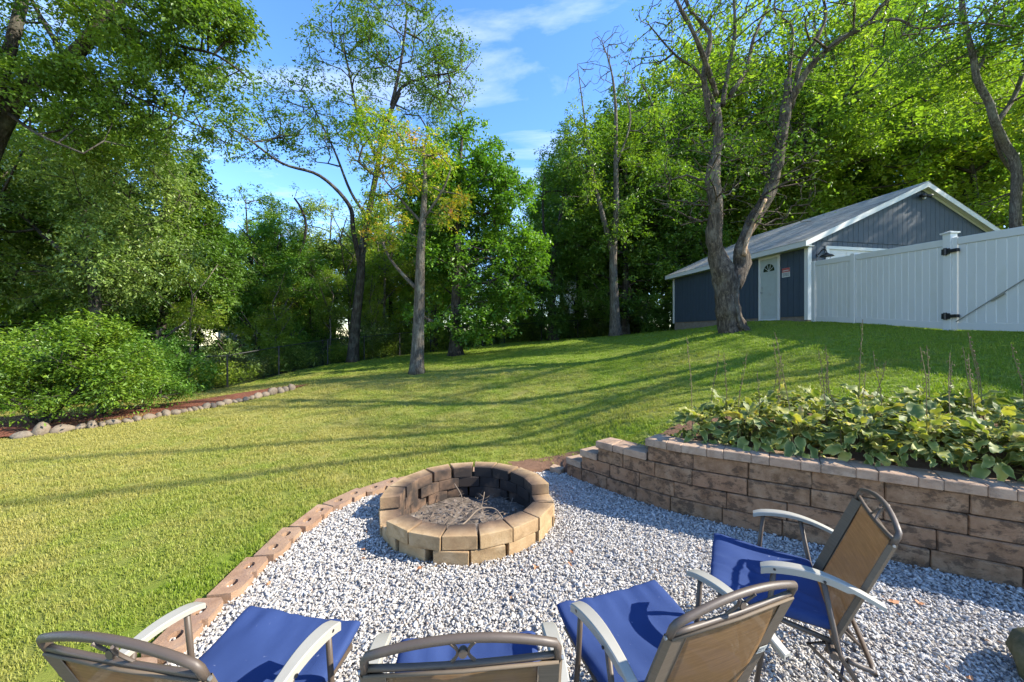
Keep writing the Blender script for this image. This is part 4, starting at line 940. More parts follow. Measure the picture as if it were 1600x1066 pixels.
        MB().tube([(xl, -.165, .668), (xl - s * .01, lean(.34) - .02, .335), (xl - s * .01, -.43, .012)], .0118, 8).build('leg', M['tube'], ch, smooth=True)
        MB().tube([(s * .255, lean(.34), .34), (s * .255, -.12, .30), (s * .255, -.47, .012)], .0085, 8).build('brace', M['tube'], ch, smooth=True)
        MB().tube([(s * .25, lean(.335), .335), (s * .345, lean(.335), .335)], .017, 10).build('pivot', M['tube'], ch, smooth='angle')
        MB().tube([(s * .268, lean(.35), .355), (s * .268, .0, .385), (s * .268, .25, .405)], .0125, 8).build('seat_rail', M['tube'], ch, smooth=True)
        MB().tube([(xl, .10, .0), (xl, .10, .02)], .016, 8).build('foot_cap', M['blackmetal'], ch); MB().tube([(xl - s * .01, -.43, .0), (xl - s * .01, -.43, .02)], .016, 8).build('foot_cap', M['blackmetal'], ch)
    MB().tube([(-.268, .25, .405), (.268, .25, .405)], .0125, 8).build('seat_front_bar', M['tube'], ch, smooth=True)
    MB().tube([(-.32, .06, .30), (.32, .06, .30)], .009, 8).build('stretcher', M['tube'], ch, smooth=True)
    MB().tube(smooth_path([(-.312, -.255, .32), (-.30, -.33, .30), (-.26, -.35, .295), (.26, -.35, .295), (.30, -.33, .30), (.312, -.255, .32)], 3), .0115, 8).build('rear_loop', M['tube'], ch, smooth=True)
    # sling seat under the cushion
    MB().box((-.262, -.20, .398), (.262, .245, .404)).build('seat_sling', M['sling'], ch)
    # cushion: boxed pad with soft folds
    n = 30; V_ = []; F_ = []; hw, y0 = .292, -.212; off = Vector((seed * 5.1, 2.2, 0))
    def g(t): return math.copysign(1 - (1 - abs(t)) ** 1.7, t)
    for side in (1, -1):
        for j in range(n + 1):
            for i in range(n + 1):
                u = g(-1 + 2 * i / n); v = g(-1 + 2 * j / n)
                e = max(0, 1 - abs(u) ** 14) ** .4 * max(0, 1 - abs(v) ** 14) ** .4
                x = u * hw * (1 - .02 * (1 - v * v) * 0); y = (y0 + y1) / 2 + v * (y1 - y0) / 2 + .010 * noise.noise(Vector((x * 6, seed, 0))) * (v > .7)
                base = .432 + .020 * (y - y0) / (y1 - y0) - .010 * sin(pi * (y - y0) / (y1 - y0)) + .022 * noise.noise(Vector((x * 3.5, y * 3.5, 0)) + off) + .022 * (u * u) * max(0, v)
                zz = e * (.032 if side > 0 else -.030)
                if side > 0:
                    zz += e * (.006 * noise.noise(Vector((x * 9, y * 4, 1)) + off) - .011 * math.exp(-(((x - crease[0] * hw - crease[1] * (y - .04)) / .012) ** 2)) + .010 * math.exp(-(((x - crease[0] * hw - crease[1] * (y - .04) - .03) / .025) ** 2)) + .011 * noise.noise(Vector((x * 20, y * 6, 2)) + off) * (.3 + abs(v)))
                V_.append((x, y, base + zz))
    m_ = (n + 1) ** 2
    for j in range(n):
        for i in range(n):
            a = j * (n + 1) + i; F_.append((a, a + 1, a + n + 2, a + n + 1)); F_.append((m_ + a, m_ + a + n + 1, m_ + a + n + 2, m_ + a + 1))
    me_ = mesh_np('cushion', V_, F_, M['cushion'], True)
    bm = bmesh.new(); bm.from_mesh(me_); bmesh.ops.remove_doubles(bm, verts=bm.verts, dist=.0006); bm.to_mesh(me_); bm.free()
    me_.polygons.foreach_set('use_smooth', np.ones(len(me_.polygons), bool)); cu = obj('cushion', me_, ch)
    if ties:
        for k, (dx, dz) in enumerate(((0, 0), (.012, -.03))):
            MB().tube(smooth_path([(-.25 + dx, -.235, .37), (-.262 + dx, -.25, .27), (-.25 + dx * 2, -.245, .15), (-.262 + dx, -.252, .05 + dz)], 4), .004, 5, flat=.4).build('tie', M['tie'], ch)
    else:
        for k in (0, 1): MB().tube(smooth_path([(.25, -.235, .40), (.255 + .01 * k, -.26, .33), (.245, -.25, .22 - .04 * k)], 4), .004, 5, flat=.4).build('tie', M['tie'], ch)
    if care:
        tg = MB(); z0 = .60
        tg.add([(.222, lean(z0) - .018, z0), (.262, lean(z0) - .0195, z0), (.262, lean(z0 + .035) - .0195, z0 + .035), (.222, lean(z0 + .035) - .018, z0 + .035)], [(0, 1, 2, 3)])
        t_ = tg.build('care_label', M['tagwhite'], ch); t_.modifiers.new('t', 'SOLIDIFY').thickness = .001
        ln_ = MB(); rr_ = random.Random(2)
        for zz in (.608, .620):
            x = .226
            while x < .256: l = rr_.uniform(.003, .007); ln_.add([(x, lean(zz) - .0195, zz), (x + l, lean(zz) - .0198, zz), (x + l, lean(zz + .006) - .0198, zz + .006), (x, lean(zz + .006) - .0195, zz + .006)], [(0, 1, 2, 3)]); x += l + .003
        ln_.build('label_print', M['signink'], t_).modifiers.new('t', 'SOLIDIFY').thickness = .0006
    return ch
# loc = point below the middle of the seat, from the positions of top bar and cushion front
def chair_at(bar_mid, yaw, back=.445, **k):
    # top bar sits .44 behind the seat middle
    a = R(yaw); f = np.array([-sin(a), cos(a)]); p = np.array(bar_mid) + f * back
    return make_chair(p, yaw, **k)
chair_at((-1.10, 1.03), -9.5, label='bronze folding chair with blue cushion standing half over the block edging beside the grass', crease=(.35, .1), seed=1)
chair_at((-.135, 1.03), 5, label='bronze folding chair facing the fire pit squarely, seen from straight behind', crease=(-.2, 0), seed=2, rec=.24, y1=.25, back=.355)
chair_at((.745, 1.215), 20, label='bronze folding chair turned towards the pit, care label on its sling back', crease=(.1, -.15), seed=3, care=True)
chair_at((1.84, 1.87), 60, label='bronze folding chair nearest the retaining wall with a dangling cushion tie', crease=(-.45, .3), seed=4, ties=True)

# ------------------------------------------------------------------ hosta bed
def hosta_leaf(seed):
    r = np.random.default_rng(seed); nl, nw = 9, 6; Vv = []; Ff = []; wav = r.uniform(.05, .13); ph = r.uniform(0, 6); arch = r.uniform(.10, .38); cup = r.uniform(.05, .22); wd = r.uniform(.22, .32); tw = r.uniform(-.5, .5)
    for i in range(nl + 1):
        t = i / nl; w = wd * (sin(pi * min(1, t ** .72)) ** .75) * (1 if t < .97 else .2) + .004
        for j in range(nw + 1):
            s = -1 + 2 * j / nw; x = t - .08 * abs(s) * (1 - t); y = s * w
            z = -arch * t * t * 1.3 + cup * abs(s) ** 1.3 * w * 1.6 + wav * s * s * sin(t * 13 + ph + (s > 0) * 2) + .016 * cos(s * 16) * (1 - t) ** .5
            Vv.append((x, y * cos(tw * t) - z * sin(tw * t) * .3, z + y * sin(tw * t) * .5))
    for i in range(nl):
        for j in range(nw): a = i * (nw + 1) + j; Ff.append((a, a + 1, a + nw + 2, a + nw + 1))
    b = len(Vv); Vv += [(-.75, 0, -.28), (-.75, .014, -.28), (.04, 0, 0), (.04, .014, .0), (-.75, .007, -.265), (.04, .007, .012)]; Ff += [(b, b + 2, b + 3, b + 1), (b, b + 4, b + 5, b + 2), (b + 1, b + 3, b + 5, b + 4)]
    q = {0: 1.0, 1: .8, 4: .62, 7: .7}.get(seed % 12, r.uniform(.0, .5))
    edge = [abs(-1 + 2 * j / nw) ** 4 for i in range(nl + 1) for j in range(nw + 1)] + [0] * 6
    return mesh_np('leaf', Vv, Ff, M['leaf_hosta'], True, {'rnd': [q] * len(Vv), 'edge': edge})
hl = [hosta_leaf(i) for i in range(12)]
def stalk(seed):
    r = random.Random(seed); b = MB(); h = r.uniform(.75, 1.12); bx, by = r.uniform(-.16, .16), r.uniform(-.12, .12); pts = [(bx * (t ** 1.6) + .008 * sin(t * 9 + seed), by * t ** 1.5, h * t) for t in np.linspace(0, 1, 8)]
    b.tube(pts, list(np.linspace(.0046, .0024, 8)), 5)
    for k in range(10):
        t = .55 + .045 * k; p = Vector((bx * t ** 1.6, by * t ** 1.5, h * t)); a = r.uniform(0, 6.28); b.tube([p, p + Vector((cos(a) * .012, sin(a) * .012, -.004)), p + Vector((cos(a) * .016, sin(a) * .016, -.026))], [.0015, .0045, .002], 4)
    return b.mesh('flower_stalk', M['deadstraw'])
sk = [stalk(i) for i in range(7)]
rr = random.Random(21); rowname = ['front row', 'middle row', 'back row']; ordn = ['first', 'second', 'third', 'fourth', 'fifth', 'sixth', 'seventh', 'eighth', 'ninth', 'tenth', 'eleventh', 'twelfth', 'thirteenth']
for row, (offd, s_a, cnt) in enumerate(((.39, 1.42, 12), (.74, 1.45, 12), (1.12, 1.75, 11))):
    line = offset(WL, offd)
    for i in range(cnt):
        s_ = s_a + i * .40 + rr.uniform(-.06, .06); p = path_at([tuple(q) for q in line], s_); z = T1(p[0], p[1])
        hp = empty('hosta_plant', (p[0], p[1], z), rr.uniform(0, 6.28), label='hosta clump, %s from the stepped wall end in the %s of the bed' % (ordn[i], rowname[row]), cat='plant', group='hosta plants behind the retaining wall')
        nl_ = 68
        for k in range(nl_):
            ring_ = k / nl_; a = k * 2.4 + rr.uniform(-.3, .3); rad = .03 + .20 * ring_ ** .7 + rr.uniform(-.02, .02); hh = .35 - .28 * ring_ + rr.uniform(-.06, .06); sz = rr.uniform(.10, .175)
            pit_ = R(-45 + 85 * ring_ + rr.uniform(-38, 38))
            obj('leaf', hl[rr.randrange(12) if rr.random() < .65 else 2 + rr.randrange(10)], hp, (rad * cos(a), rad * sin(a), max(.03, hh)), (rr.uniform(-.7, .7), pit_, a), (sz, sz * rr.uniform(.85, 1.15), sz))
        for k in range((1, 2, 2)[row]):
            if rr.random() < .85: obj('flower_stalk', sk[rr.randrange(7)], hp, (rr.uniform(-.12, .12), rr.uniform(-.12, .12), .05), (0, 0, rr.uniform(0, 6.28)), (1, 1, rr.uniform(.75, 1.12)))
# strap-leaved clump at the stepped end
dl = empty('daylily', (1.62, 4.18, T1(1.62, 4.18)), label='pale strap-leaved clump at the stepped end of the hosta bed', cat='plant')
for k in range(46):
    a = rr.uniform(0, 6.28); l = rr.uniform(.25, .45); b = MB(); e = rr.uniform(.5, 1.0); w = .010
    pts = [Vector((l * t * e * cos(a), l * t * e * sin(a), l * (t * 1.1 - t * t * .85))) for t in np.linspace(0, 1, 6)]; sd = Vector((-sin(a), cos(a), 0))
    vs_ = []
    for q, t in zip(pts, np.linspace(0, 1, 6)): ww = w * (1 - t ** 2 * .9); vs_ += [q - sd * ww, q + Vector((0, 0, -.004)), q + sd * ww]
    b.add(vs_, [(3 * i + j, 3 * i + j + 1, 3 * i + 4 + j, 3 * i + 3 + j) for i in range(5) for j in (0, 1)])
    me_ = b.mesh('leaf', M['leaf_hosta'], True); at = me_.attributes.new('rnd', 'FLOAT', 'POINT'); at.data.foreach_set('value', np.full(len(me_.vertices), rr.uniform(.3, .85), np.float32)); obj('leaf', me_, dl)

# ------------------------------------------------------------------ trees
def leaves_mesh(name, C, S, mat, rng, droop=.35, aspect=.52, up=.55, D=None):
    """one rhombic, slightly folded leaf per centre"""
    n = len(C); d = rng.normal(size=(n, 3)); d[:, 2] = d[:, 2] * .5 - droop
    if D is not None: d = d * .7 + D
    d /= np.linalg.norm(d, axis=1)[:, None] + 1e-9
    nr = rng.normal(size=(n, 3)); nr[:, 2] = np.abs(nr[:, 2]) + up * 2
    sd = np.cross(d, nr); sd /= np.linalg.norm(sd, axis=1)[:, None] + 1e-9; nn = np.cross(sd, d)
    S = S[:, None]; w = S * aspect * .5
    p0 = C - d * S * .5; p2 = C + d * S * .5 - nn * S * .12; m_ = C + d * S * .02
    p1 = m_ + sd * w + nn * w * .35; p3 = m_ - sd * w + nn * w * .35
    V_ = np.stack([p0, p1, p2, p3], 1).reshape(-1, 3); i = np.arange(n)[:, None] * 4
    F_ = np.concatenate([i + np.array([[0, 1, 2]]), i + np.array([[0, 2, 3]])], 1).reshape(-1, 3)
    q = np.repeat(np.clip(rng.normal(.5, .22, n), 0, 1), 4)
    return mesh_np(name, V_, F_, mat, False, {'rnd': q})
def sample_env(env, n, rng, freq=.45, thr=-.05, seed=0, shell=.55):
    """attraction points in a union of ellipsoids (centre, radii, weight), lumpy and hollow"""
    w = np.array([e[2] if len(e) > 2 else 1.0 for e in env]); w = w * np.array([abs(e[1][0] * e[1][2]) for e in env]); w = w / w.sum(); out = []; off = Vector((seed * 3.7, seed * 1.9, 0)); tries = 0
    while len(out) < n and tries < n * 30:
        tries += 1; k = rng.choice(len(env), p=w); c, r_ = np.array(env[k][0]), np.array(env[k][1])
        d = rng.normal(size=3); d /= np.linalg.norm(d); t = rng.random() ** (1 / 3)
        if t < shell and rng.random() < .7: continue
        p = c + d * t * r_
        if noise.noise(Vector(p) * freq + off) < thr: continue
        out.append(p)
    return np.array(out)
def make_tree(name, base, limbs, env, n_att, per, leaf, mat, bark, label, group=None, spray=.42, cat='tree', kr=.011, freq=.45, thr=-.05, seed=1, sides=10, wob=.06,
              bare=None, start=.25, minr=.004, drop=.35, shell=.55, crown_name='crown', up=.55, ridge=0.0, flare=1.5, jit=.14, aspect=.52, maxr=.12, tspray=None, rootrand=None):
    """limbs: list of (points, r0, r1) in world space; the first starts at the base. env: ellipsoids. per: leaves on each spray."""
    rng = np.random.default_rng(seed); base = np.array(base, float); mb = MB()
    nodes = []; rad0 = []
    for li, (pts, r0, r1) in enumerate(limbs):
        sp_ = smooth_path([tuple(np.array(p) - base) for p in pts], 5); k = len(sp_); rs = [r0 + (r1 - r0) * (i / (k - 1)) ** .8 for i in range(k)]
        if li == 0:
            L0 = max((sp_[-1] - sp_[0]).length, .1)
            for i in range(k):
                hgt = (sp_[i] - sp_[0]).length; rs[i] *= 1 + (flare - 1) * math.exp(-hgt / (r0 * 1.6))
        mb.tube(sp_, rs, sides if r0 > .06 else 6, wob=wob, freq=1 / max(r0 * 2.2, .05), ridge=ridge if r0 > .12 else 0)
        for i, p in enumerate(sp_):
            if li > 0 or i > k * start: nodes.append(tuple(p)); rad0.append(rs[i])
    nl = len(nodes); att = sample_env([(np.array(e[0]) - base, e[1], *(e[2:])) for e in env], n_att, rng, freq, thr, seed, shell)
    cap_ = nl + len(att) * 14 + 50; N_ = np.zeros((cap_, 3)); N_[:nl] = nodes; par = np.full(cap_, -1); plen = np.zeros(cap_); cnt = nl; tips = []
    dist0 = np.array([np.min(((N_[:nl] - a) ** 2).sum(1)) for a in att]); order = np.argsort(dist0)
    for a in att[order]:
        d = np.sqrt(((N_[:cnt] - a) ** 2).sum(1)); below = np.maximum(0, N_[:cnt, 2] - a[2]) * .5
        k = int(np.argmin(d + .30 * plen[:cnt] + below)); D = d[k]; steps = max(1, min(12, int(D / .45))); p0 = N_[k].copy(); pr = k
        ctrl = (p0 + a) / 2 + rng.normal(size=3) * D * jit + np.array([0, 0, .10 * D])
        for s in range(1, steps + 1):
            t = s / steps; q = (1 - t) ** 2 * p0 + 2 * t * (1 - t) * ctrl + t * t * a
            N_[cnt] = q; par[cnt] = pr; plen[cnt] = plen[pr] + D / steps; pr = cnt; cnt += 1
            if cnt >= cap_ - 14: break
        tips.append(pr)
        if cnt >= cap_ - 14: break
    w = np.zeros(cnt)
    for t in tips: w[t] += 1
    kids = [[] for _ in range(cnt)]
    for i in range(cnt - 1, nl - 1, -1):
        if par[i] >= 0: w[par[i]] += w[i]; kids[par[i]].append(i)
    rr_ = np.maximum(minr, np.minimum(kr * w ** .5, maxr)); rr_[:nl] = np.minimum(np.array(rad0) * .8, maxr)
    # chains
    done = set(); stack = []
    for i in range(nl):
        for c_ in kids[i]: stack.append((i, c_))
    tw = MB()
    while stack:
        a, b = stack.pop(); chain = [a, b]; cur = b
        while kids[cur]:
            ks = sorted(kids[cur], key=lambda q: -w[q]); nx_ = ks[0]
            for o_ in ks[1:]: stack.append((cur, o_))
            chain.append(nx_); cur = nx_
        r_ = [float(rr_[c_]) for c_ in chain]; r_[0] = min(r_[0], r_[1] * 1.15)
        (mb if r_[1] > .03 else tw).tube([N_[c_] for c_ in chain], r_, 6 if r_[1] > .05 else (4 if r_[1] > .015 else 3), cap=False)
    root = empty(name, tuple(base), label=label, cat=cat, group=group)
    tr_ = obj('trunk', mb.mesh('trunk', bark, True), root)
    if tw.v: tag(obj('branches', tw.mesh('branches', bark, True), tr_), kind='stuff')
    # leaves
    if per > 0:
        C = []; D_ = []
        for t in tips:
            if bare is not None and bare(N_[t] + base, rng): continue
            m_ = max(1, int(per * rng.uniform(.5, 1.5))); ax = N_[t] - N_[par[t]]; ax = ax / (np.linalg.norm(ax) + 1e-9)
            # a few shoots per spray, with leaves strung along them
            ns = max(2, m_ // 7); sh = rng.normal(size=(ns, 3)) * np.array([1, 1, .55]) + ax * .7; sh /= np.linalg.norm(sh, axis=1)[:, None]
            k = rng.integers(0, ns, m_); t_ = rng.random(m_) ** .8; pt = N_[t] + sh[k] * (t_ * spray * rng.uniform(.7, 1.2))[:, None] + rng.normal(size=(m_, 3)) * leaf * .55; pt[:, 2] -= (t_ ** 2) * spray * .25
            C.append(pt); D_.append(sh[k] * .8)
        if C:
            C = np.concatenate(C); D_ = np.concatenate(D_); S = leaf * rng.lognormal(0, .25, len(C))
            obj(crown_name, leaves_mesh(crown_name, C, S, mat, rng, droop=drop, up=up, D=D_, aspect=aspect), root)
            stats.append((label[:40], len(C)))
    return root
stats = []
def EL_(u, v, Y, ru, rv, rd, w=1.0):
    """ellipsoid given by its place and half-size in the photo and its real half-depth"""
    return (P(u, v, Y), (ru * Y / FPX, rd, rv * Y / FPX), w)
def copy_thing(root, loc, rz, s, label, mat=None):
    r = root.copy(); COL.objects.link(r); r.location = loc; r.rotation_euler = (0, 0, rz); r.scale = (s, s, s * random.uniform(.92, 1.08)); r['label'] = label
    for chd in root.children:
        c = chd.copy(); COL.objects.link(c); c.parent = r
        if mat and c.name.startswith(('crown', 'foliage')): c.material_slots[0].link = 'OBJECT'; c.material_slots[0].material = mat
        for g in chd.children: d = g.copy(); COL.objects.link(d); d.parent = c
    return r
def gp3(u, v, Y): p = P(u, v, Y); p[2] = T1(p[0], p[1]) - .05; return p

# lawn sapling with the straight pale trunk and thin autumn crown
Y0 = 12.5; b = gp3(651, 583, Y0)
make_tree('lawn_tree', b, [([b, P(655, 480, Y0), P(657, 400, Y0 - .1), P(661, 340, Y0), P(664, 285, Y0 + .2), P(662, 230, Y0 + .1)], .225, .05),
    ([P(652, 452, Y0), P(632, 432, Y0 + .2), P(610, 405, Y0 + .6), P(598, 380, Y0 + .8)], .07, .04), ([P(660, 345, Y0), P(690, 300, Y0 - .4), P(705, 262, Y0 - .6)], .06, .02), ([P(660, 350, Y0), P(625, 310, Y0 + .3), P(600, 280, Y0 + .4)], .06, .02)],
    [EL_(650, 250, Y0, 55, 45, 1.6, .9), EL_(590, 335, Y0 + .3, 50, 40, 1.4), EL_(690, 320, Y0, 45, 35, 1.3, .8), EL_(585, 220, Y0 + .5, 40, 60, 1.2, 1.0), EL_(540, 165, Y0 + .5, 20, 25, .5, .5), EL_(620, 375, Y0 - .2, 45, 20, 1.0, .6)],
    360, 40, .085, M['leaf_autumn'], M['bark_pale'], 'slender tree with straight pale trunk and orange tinged leaves standing alone on the lawn', spray=.36, seed=3, sides=14, wob=.05, kr=.007, flare=1.35, thr=-.12, maxr=.05)

# tall open tree behind the fence line with high forked limbs
Y0 = 19; b = gp3(551, 545, Y0)
make_tree('tall_tree', b, [([b, P(556, 500, Y0), P(563, 440, Y0), P(566, 390, Y0), P(575, 340, Y0), P(590, 260, Y0), P(600, 200, Y0), P(625, 145, Y0)], .28, .08),
    ([P(564, 420, Y0), P(552, 360, Y0 - .5), P(545, 320, Y0 - .7), P(500, 275, Y0 - 1), P(440, 255, Y0 - 1.5), P(385, 215, Y0 - 2), P(350, 195, Y0 - 2.4)], .14, .03),
    ([P(605, 190, Y0), P(625, 140, Y0 + .3), P(660, 122, Y0), P(700, 115, Y0 - .3), P(722, 108, Y0)], .10, .03), ([P(612, 165, Y0), P(626, 100, Y0), P(634, 40, Y0 + .3), P(636, 5, Y0)], .10, .03), ([P(590, 250, Y0), P(560, 180, Y0 + .8), P(545, 110, Y0 + 1), P(530, 50, Y0 + 1)], .10, .03),
    ([P(575, 340, Y0), P(548, 300, Y0 + 1), P(520, 230, Y0 + 1), P(480, 150, Y0 + 1.4)], .10, .03)],
    [EL_(625, 60, Y0, 85, 70, 2.6), EL_(690, 125, Y0, 55, 42, 1.8), EL_(545, 90, Y0 + .6, 70, 60, 2.2, .9), EL_(475, 175, Y0 + .5, 75, 60, 2.2, .9), EL_(400, 215, Y0 - 1.5, 75, 38, 1.8, .8), EL_(560, 175, Y0, 50, 45, 2, .8), EL_(470, 215, Y0 - 1, 60, 30, 1.8, .8), EL_(655, 150, Y0 + .4, 45, 35, 1.6, .6), EL_(715, 95, Y0, 30, 30, 1), EL_(585, 25, Y0, 60, 40, 2, .8), EL_(680, 50, Y0, 35, 35, 1.4, .7), EL_(700, 190, Y0, 40, 50, 1.6, .8)],
    900, 30, .12, M['leaf_oak'], M['bark_dark'], 'tall open-crowned tree with high forking limbs against the sky behind the fence', spray=.62, seed=5, kr=.009, freq=.85, thr=-.14, flare=1.3, start=.55)

# dense maple skirted to the ground
Y0 = 17.5; b = gp3(712, 552, Y0)
maple = make_tree('maple_tree', b, [([b, P(712, 480, Y0), P(715, 380, Y0), P(718, 280, Y0), P(722, 215, Y0)], .30, .05)],
    [EL_(722, 250, Y0, 62, 55, 2.2), EL_(748, 330, Y0, 95, 80, 3.0), EL_(752, 420, Y0, 105, 85, 3.3), EL_(735, 485, Y0, 95, 45, 3.0), EL_(690, 330, Y0, 60, 90, 2.4), EL_(800, 360, Y0 + .4, 52, 90, 2.2, .8)],
    900, 62, .125, M['leaf_maple'], M['bark_dark'], 'dense dark green maple with foliage down to the grass', spray=.50, seed=7, start=.08, thr=-.10, shell=.7, drop=.5, up=.9, aspect=.75)

# big oak reaching in from the left
Y0 = 9.6; b = gp3(-95, 650, Y0)
make_tree('oak_tree', b, [([b, P(-70, 480, Y0), P(-40, 300, Y0), P(20, 160, Y0), P(62, 120, Y0), P(105, 95, Y0), P(150, 45, Y0), P(175, -20, Y0)], .27, .12),
    ([P(-60, 340, Y0), P(-20, 200, Y0 - .3), P(20, 60, Y0 - .4), P(50, -60, Y0)], .16, .10),
    ([P(120, 80, Y0), P(150, 52, Y0 + .2), P(215, 48, Y0 + .2), P(280, 72, Y0 + .3), P(335, 85, Y0 + .3), P(380, 115, Y0 + .3)], .075, .022),
    ([P(62, 120, Y0), P(150, 125, Y0 + .6), P(240, 165, Y0 + .8), P(330, 205, Y0 + 1)], .05, .02), ([P(150, 45, Y0), P(205, -10, Y0), P(260, -60, Y0)], .09, .04), ([P(10, 175, Y0), P(60, 210, Y0 - .5), P(130, 240, Y0 - .6)], .05, .02),
    ([P(105, 95, Y0), P(60, 20, Y0 + .5), P(20, -60, Y0)], .07, .03)],
    [EL_(60, 30, Y0, 130, 90, 2.4), EL_(230, 30, Y0, 110, 60, 2.0), EL_(340, 75, Y0 + .2, 70, 62, 1.2, .9), EL_(210, 130, Y0 + .5, 120, 50, 1.4, .9), EL_(50, 150, Y0, 90, 55, 1.8, .8), EL_(330, 190, Y0 + .8, 65, 34, 1.0, .7), EL_(160, 210, Y0 + .6, 120, 40, 1.2, .8), EL_(330, 20, Y0, 55, 40, 1.0)],
    1150, 54, .09, M['leaf_oak'], M['bark_dark'], 'huge oak reaching in overhead with a heavy forked limb', spray=.42, seed=11, kr=.0055, freq=.9, thr=-.10, flare=1.2, start=.5, maxr=.06)

# silvery foliage mass behind the bright shrub
Y0 = 12.6; b = gp3(150, 610, Y0)
make_tree('silver_leaved_tree', b, [([b, P(150, 500, Y0), P(140, 380, Y0), P(120, 280, Y0), P(110, 200, Y0)], .22, .05), ([P(148, 450, Y0), P(210, 380, Y0 + .4), P(270, 330, Y0 + .5)], .10, .03), ([P(145, 430, Y0), P(70, 370, Y0 - .4), P(20, 320, Y0)], .10, .03)],
    [EL_(100, 250, Y0, 110, 70, 2.6), EL_(190, 300, Y0 - .4, 110, 65, 2.4), EL_(90, 370, Y0, 130, 75, 2.6), EL_(220, 400, Y0, 80, 65, 2.2), EL_(10, 300, Y0, 80, 100, 2.2), EL_(120, 450, Y0 + .5, 120, 40, 2.0), EL_(240, 240, Y0 + .8, 60, 50, 1.6, .8)],
    1100, 60, .11, M['leaf_silver'], M['bark_dark'], 'broad tree of silvery green foliage standing behind the bright round shrub', spray=.50, seed=13, start=.2, freq=.7, thr=-.12, drop=.6, kr=.006, aspect=.42)
Y0 = 16.5; b = gp3(250, 590, Y0)
make_tree('shade_tree', b, [([b, P(255, 480, Y0), P(262, 350, Y0), P(262, 230, Y0), P(268, 180, Y0)], .22, .04)],
    [EL_(262, 230, Y0, 38, 50, 1.8), EL_(262, 320, Y0, 65, 70, 2.2), EL_(275, 420, Y0, 85, 60, 2.4), EL_(300, 470, Y0, 70, 40, 2.0)],
    620, 55, .13, M['leaf_dark'], M['bark_dark'], 'dark upright tree rising between the silvery tree and the pale saplings', spray=.55, seed=17, start=.1, thr=-.12)

# bright spreading shrub at the end of the stone row
Y0 = 7.4; b = gp3(70, 668, Y0)
shrub = make_tree('bright_shrub', b, [([b, P(66, 640, Y0), P(50, 610, Y0 + .1), P(25, 585, Y0)], .07, .03), ([P(72, 665, Y0), P(90, 640, Y0), P(120, 610, Y0 - .2), P(140, 590, Y0)], .06, .025), ([P(68, 665, Y0), P(75, 630, Y0 + .2), P(80, 600, Y0 + .3)], .055, .025),
    ([P(66, 666, Y0), P(50, 655, Y0 - .2), P(35, 635, Y0 - .3), P(10, 620, Y0 - .3)], .045, .02)],
    [EL_(115, 560, Y0, 95, 45, 1.1), EL_(20, 570, Y0, 80, 50, 1.1), EL_(150, 545, Y0 + .2, 55, 45, .8), EL_(60, 600, Y0 - .3, 110, 30, .9), EL_(170, 600, Y0, 58, 32, .8), EL_(120, 520, Y0 + .1, 45, 26, .7), EL_(30, 632, Y0 - .5, 60, 14, .5, .8)],
    640, 40, .068, M['leaf_shrub'], M['bark_dark'], 'low spreading bright green shrub arching over the stone row', spray=.34, seed=19, cat='shrub', start=.2, freq=1.5, thr=.0, kr=.0032, jit=.2, crown_name='foliage', aspect=.42)
Y0 = 8.3; b = gp3(157, 655, Y0)
make_tree('bright_shrub', b, [([b, P(158, 640, Y0), P(162, 610, Y0), P(170, 585, Y0)], .085, .04), ([P(158, 635, Y0), P(200, 620, Y0 + .2), P(240, 618, Y0 + .2), P(262, 622, Y0)], .035, .015), ([P(159, 632, Y0), P(190, 636, Y0 - .1), P(225, 634, Y0 - .1)], .025, .012)],
    [EL_(190, 590, Y0 + .3, 60, 32, 1.0), EL_(235, 610, Y0 + .3, 45, 22, .8), EL_(205, 560, Y0 + .7, 40, 30, .9), EL_(265, 620, Y0 + .5, 30, 14, .5, .7)],
    300, 46, .062, M['leaf_maple'], M['bark_dark'], 'darker green shrub with a thick short trunk beside the bright shrub', spray=.28, seed=23, cat='shrub', start=.3, freq=1.6, thr=-.12, kr=.004, crown_name='foliage', aspect=.42)

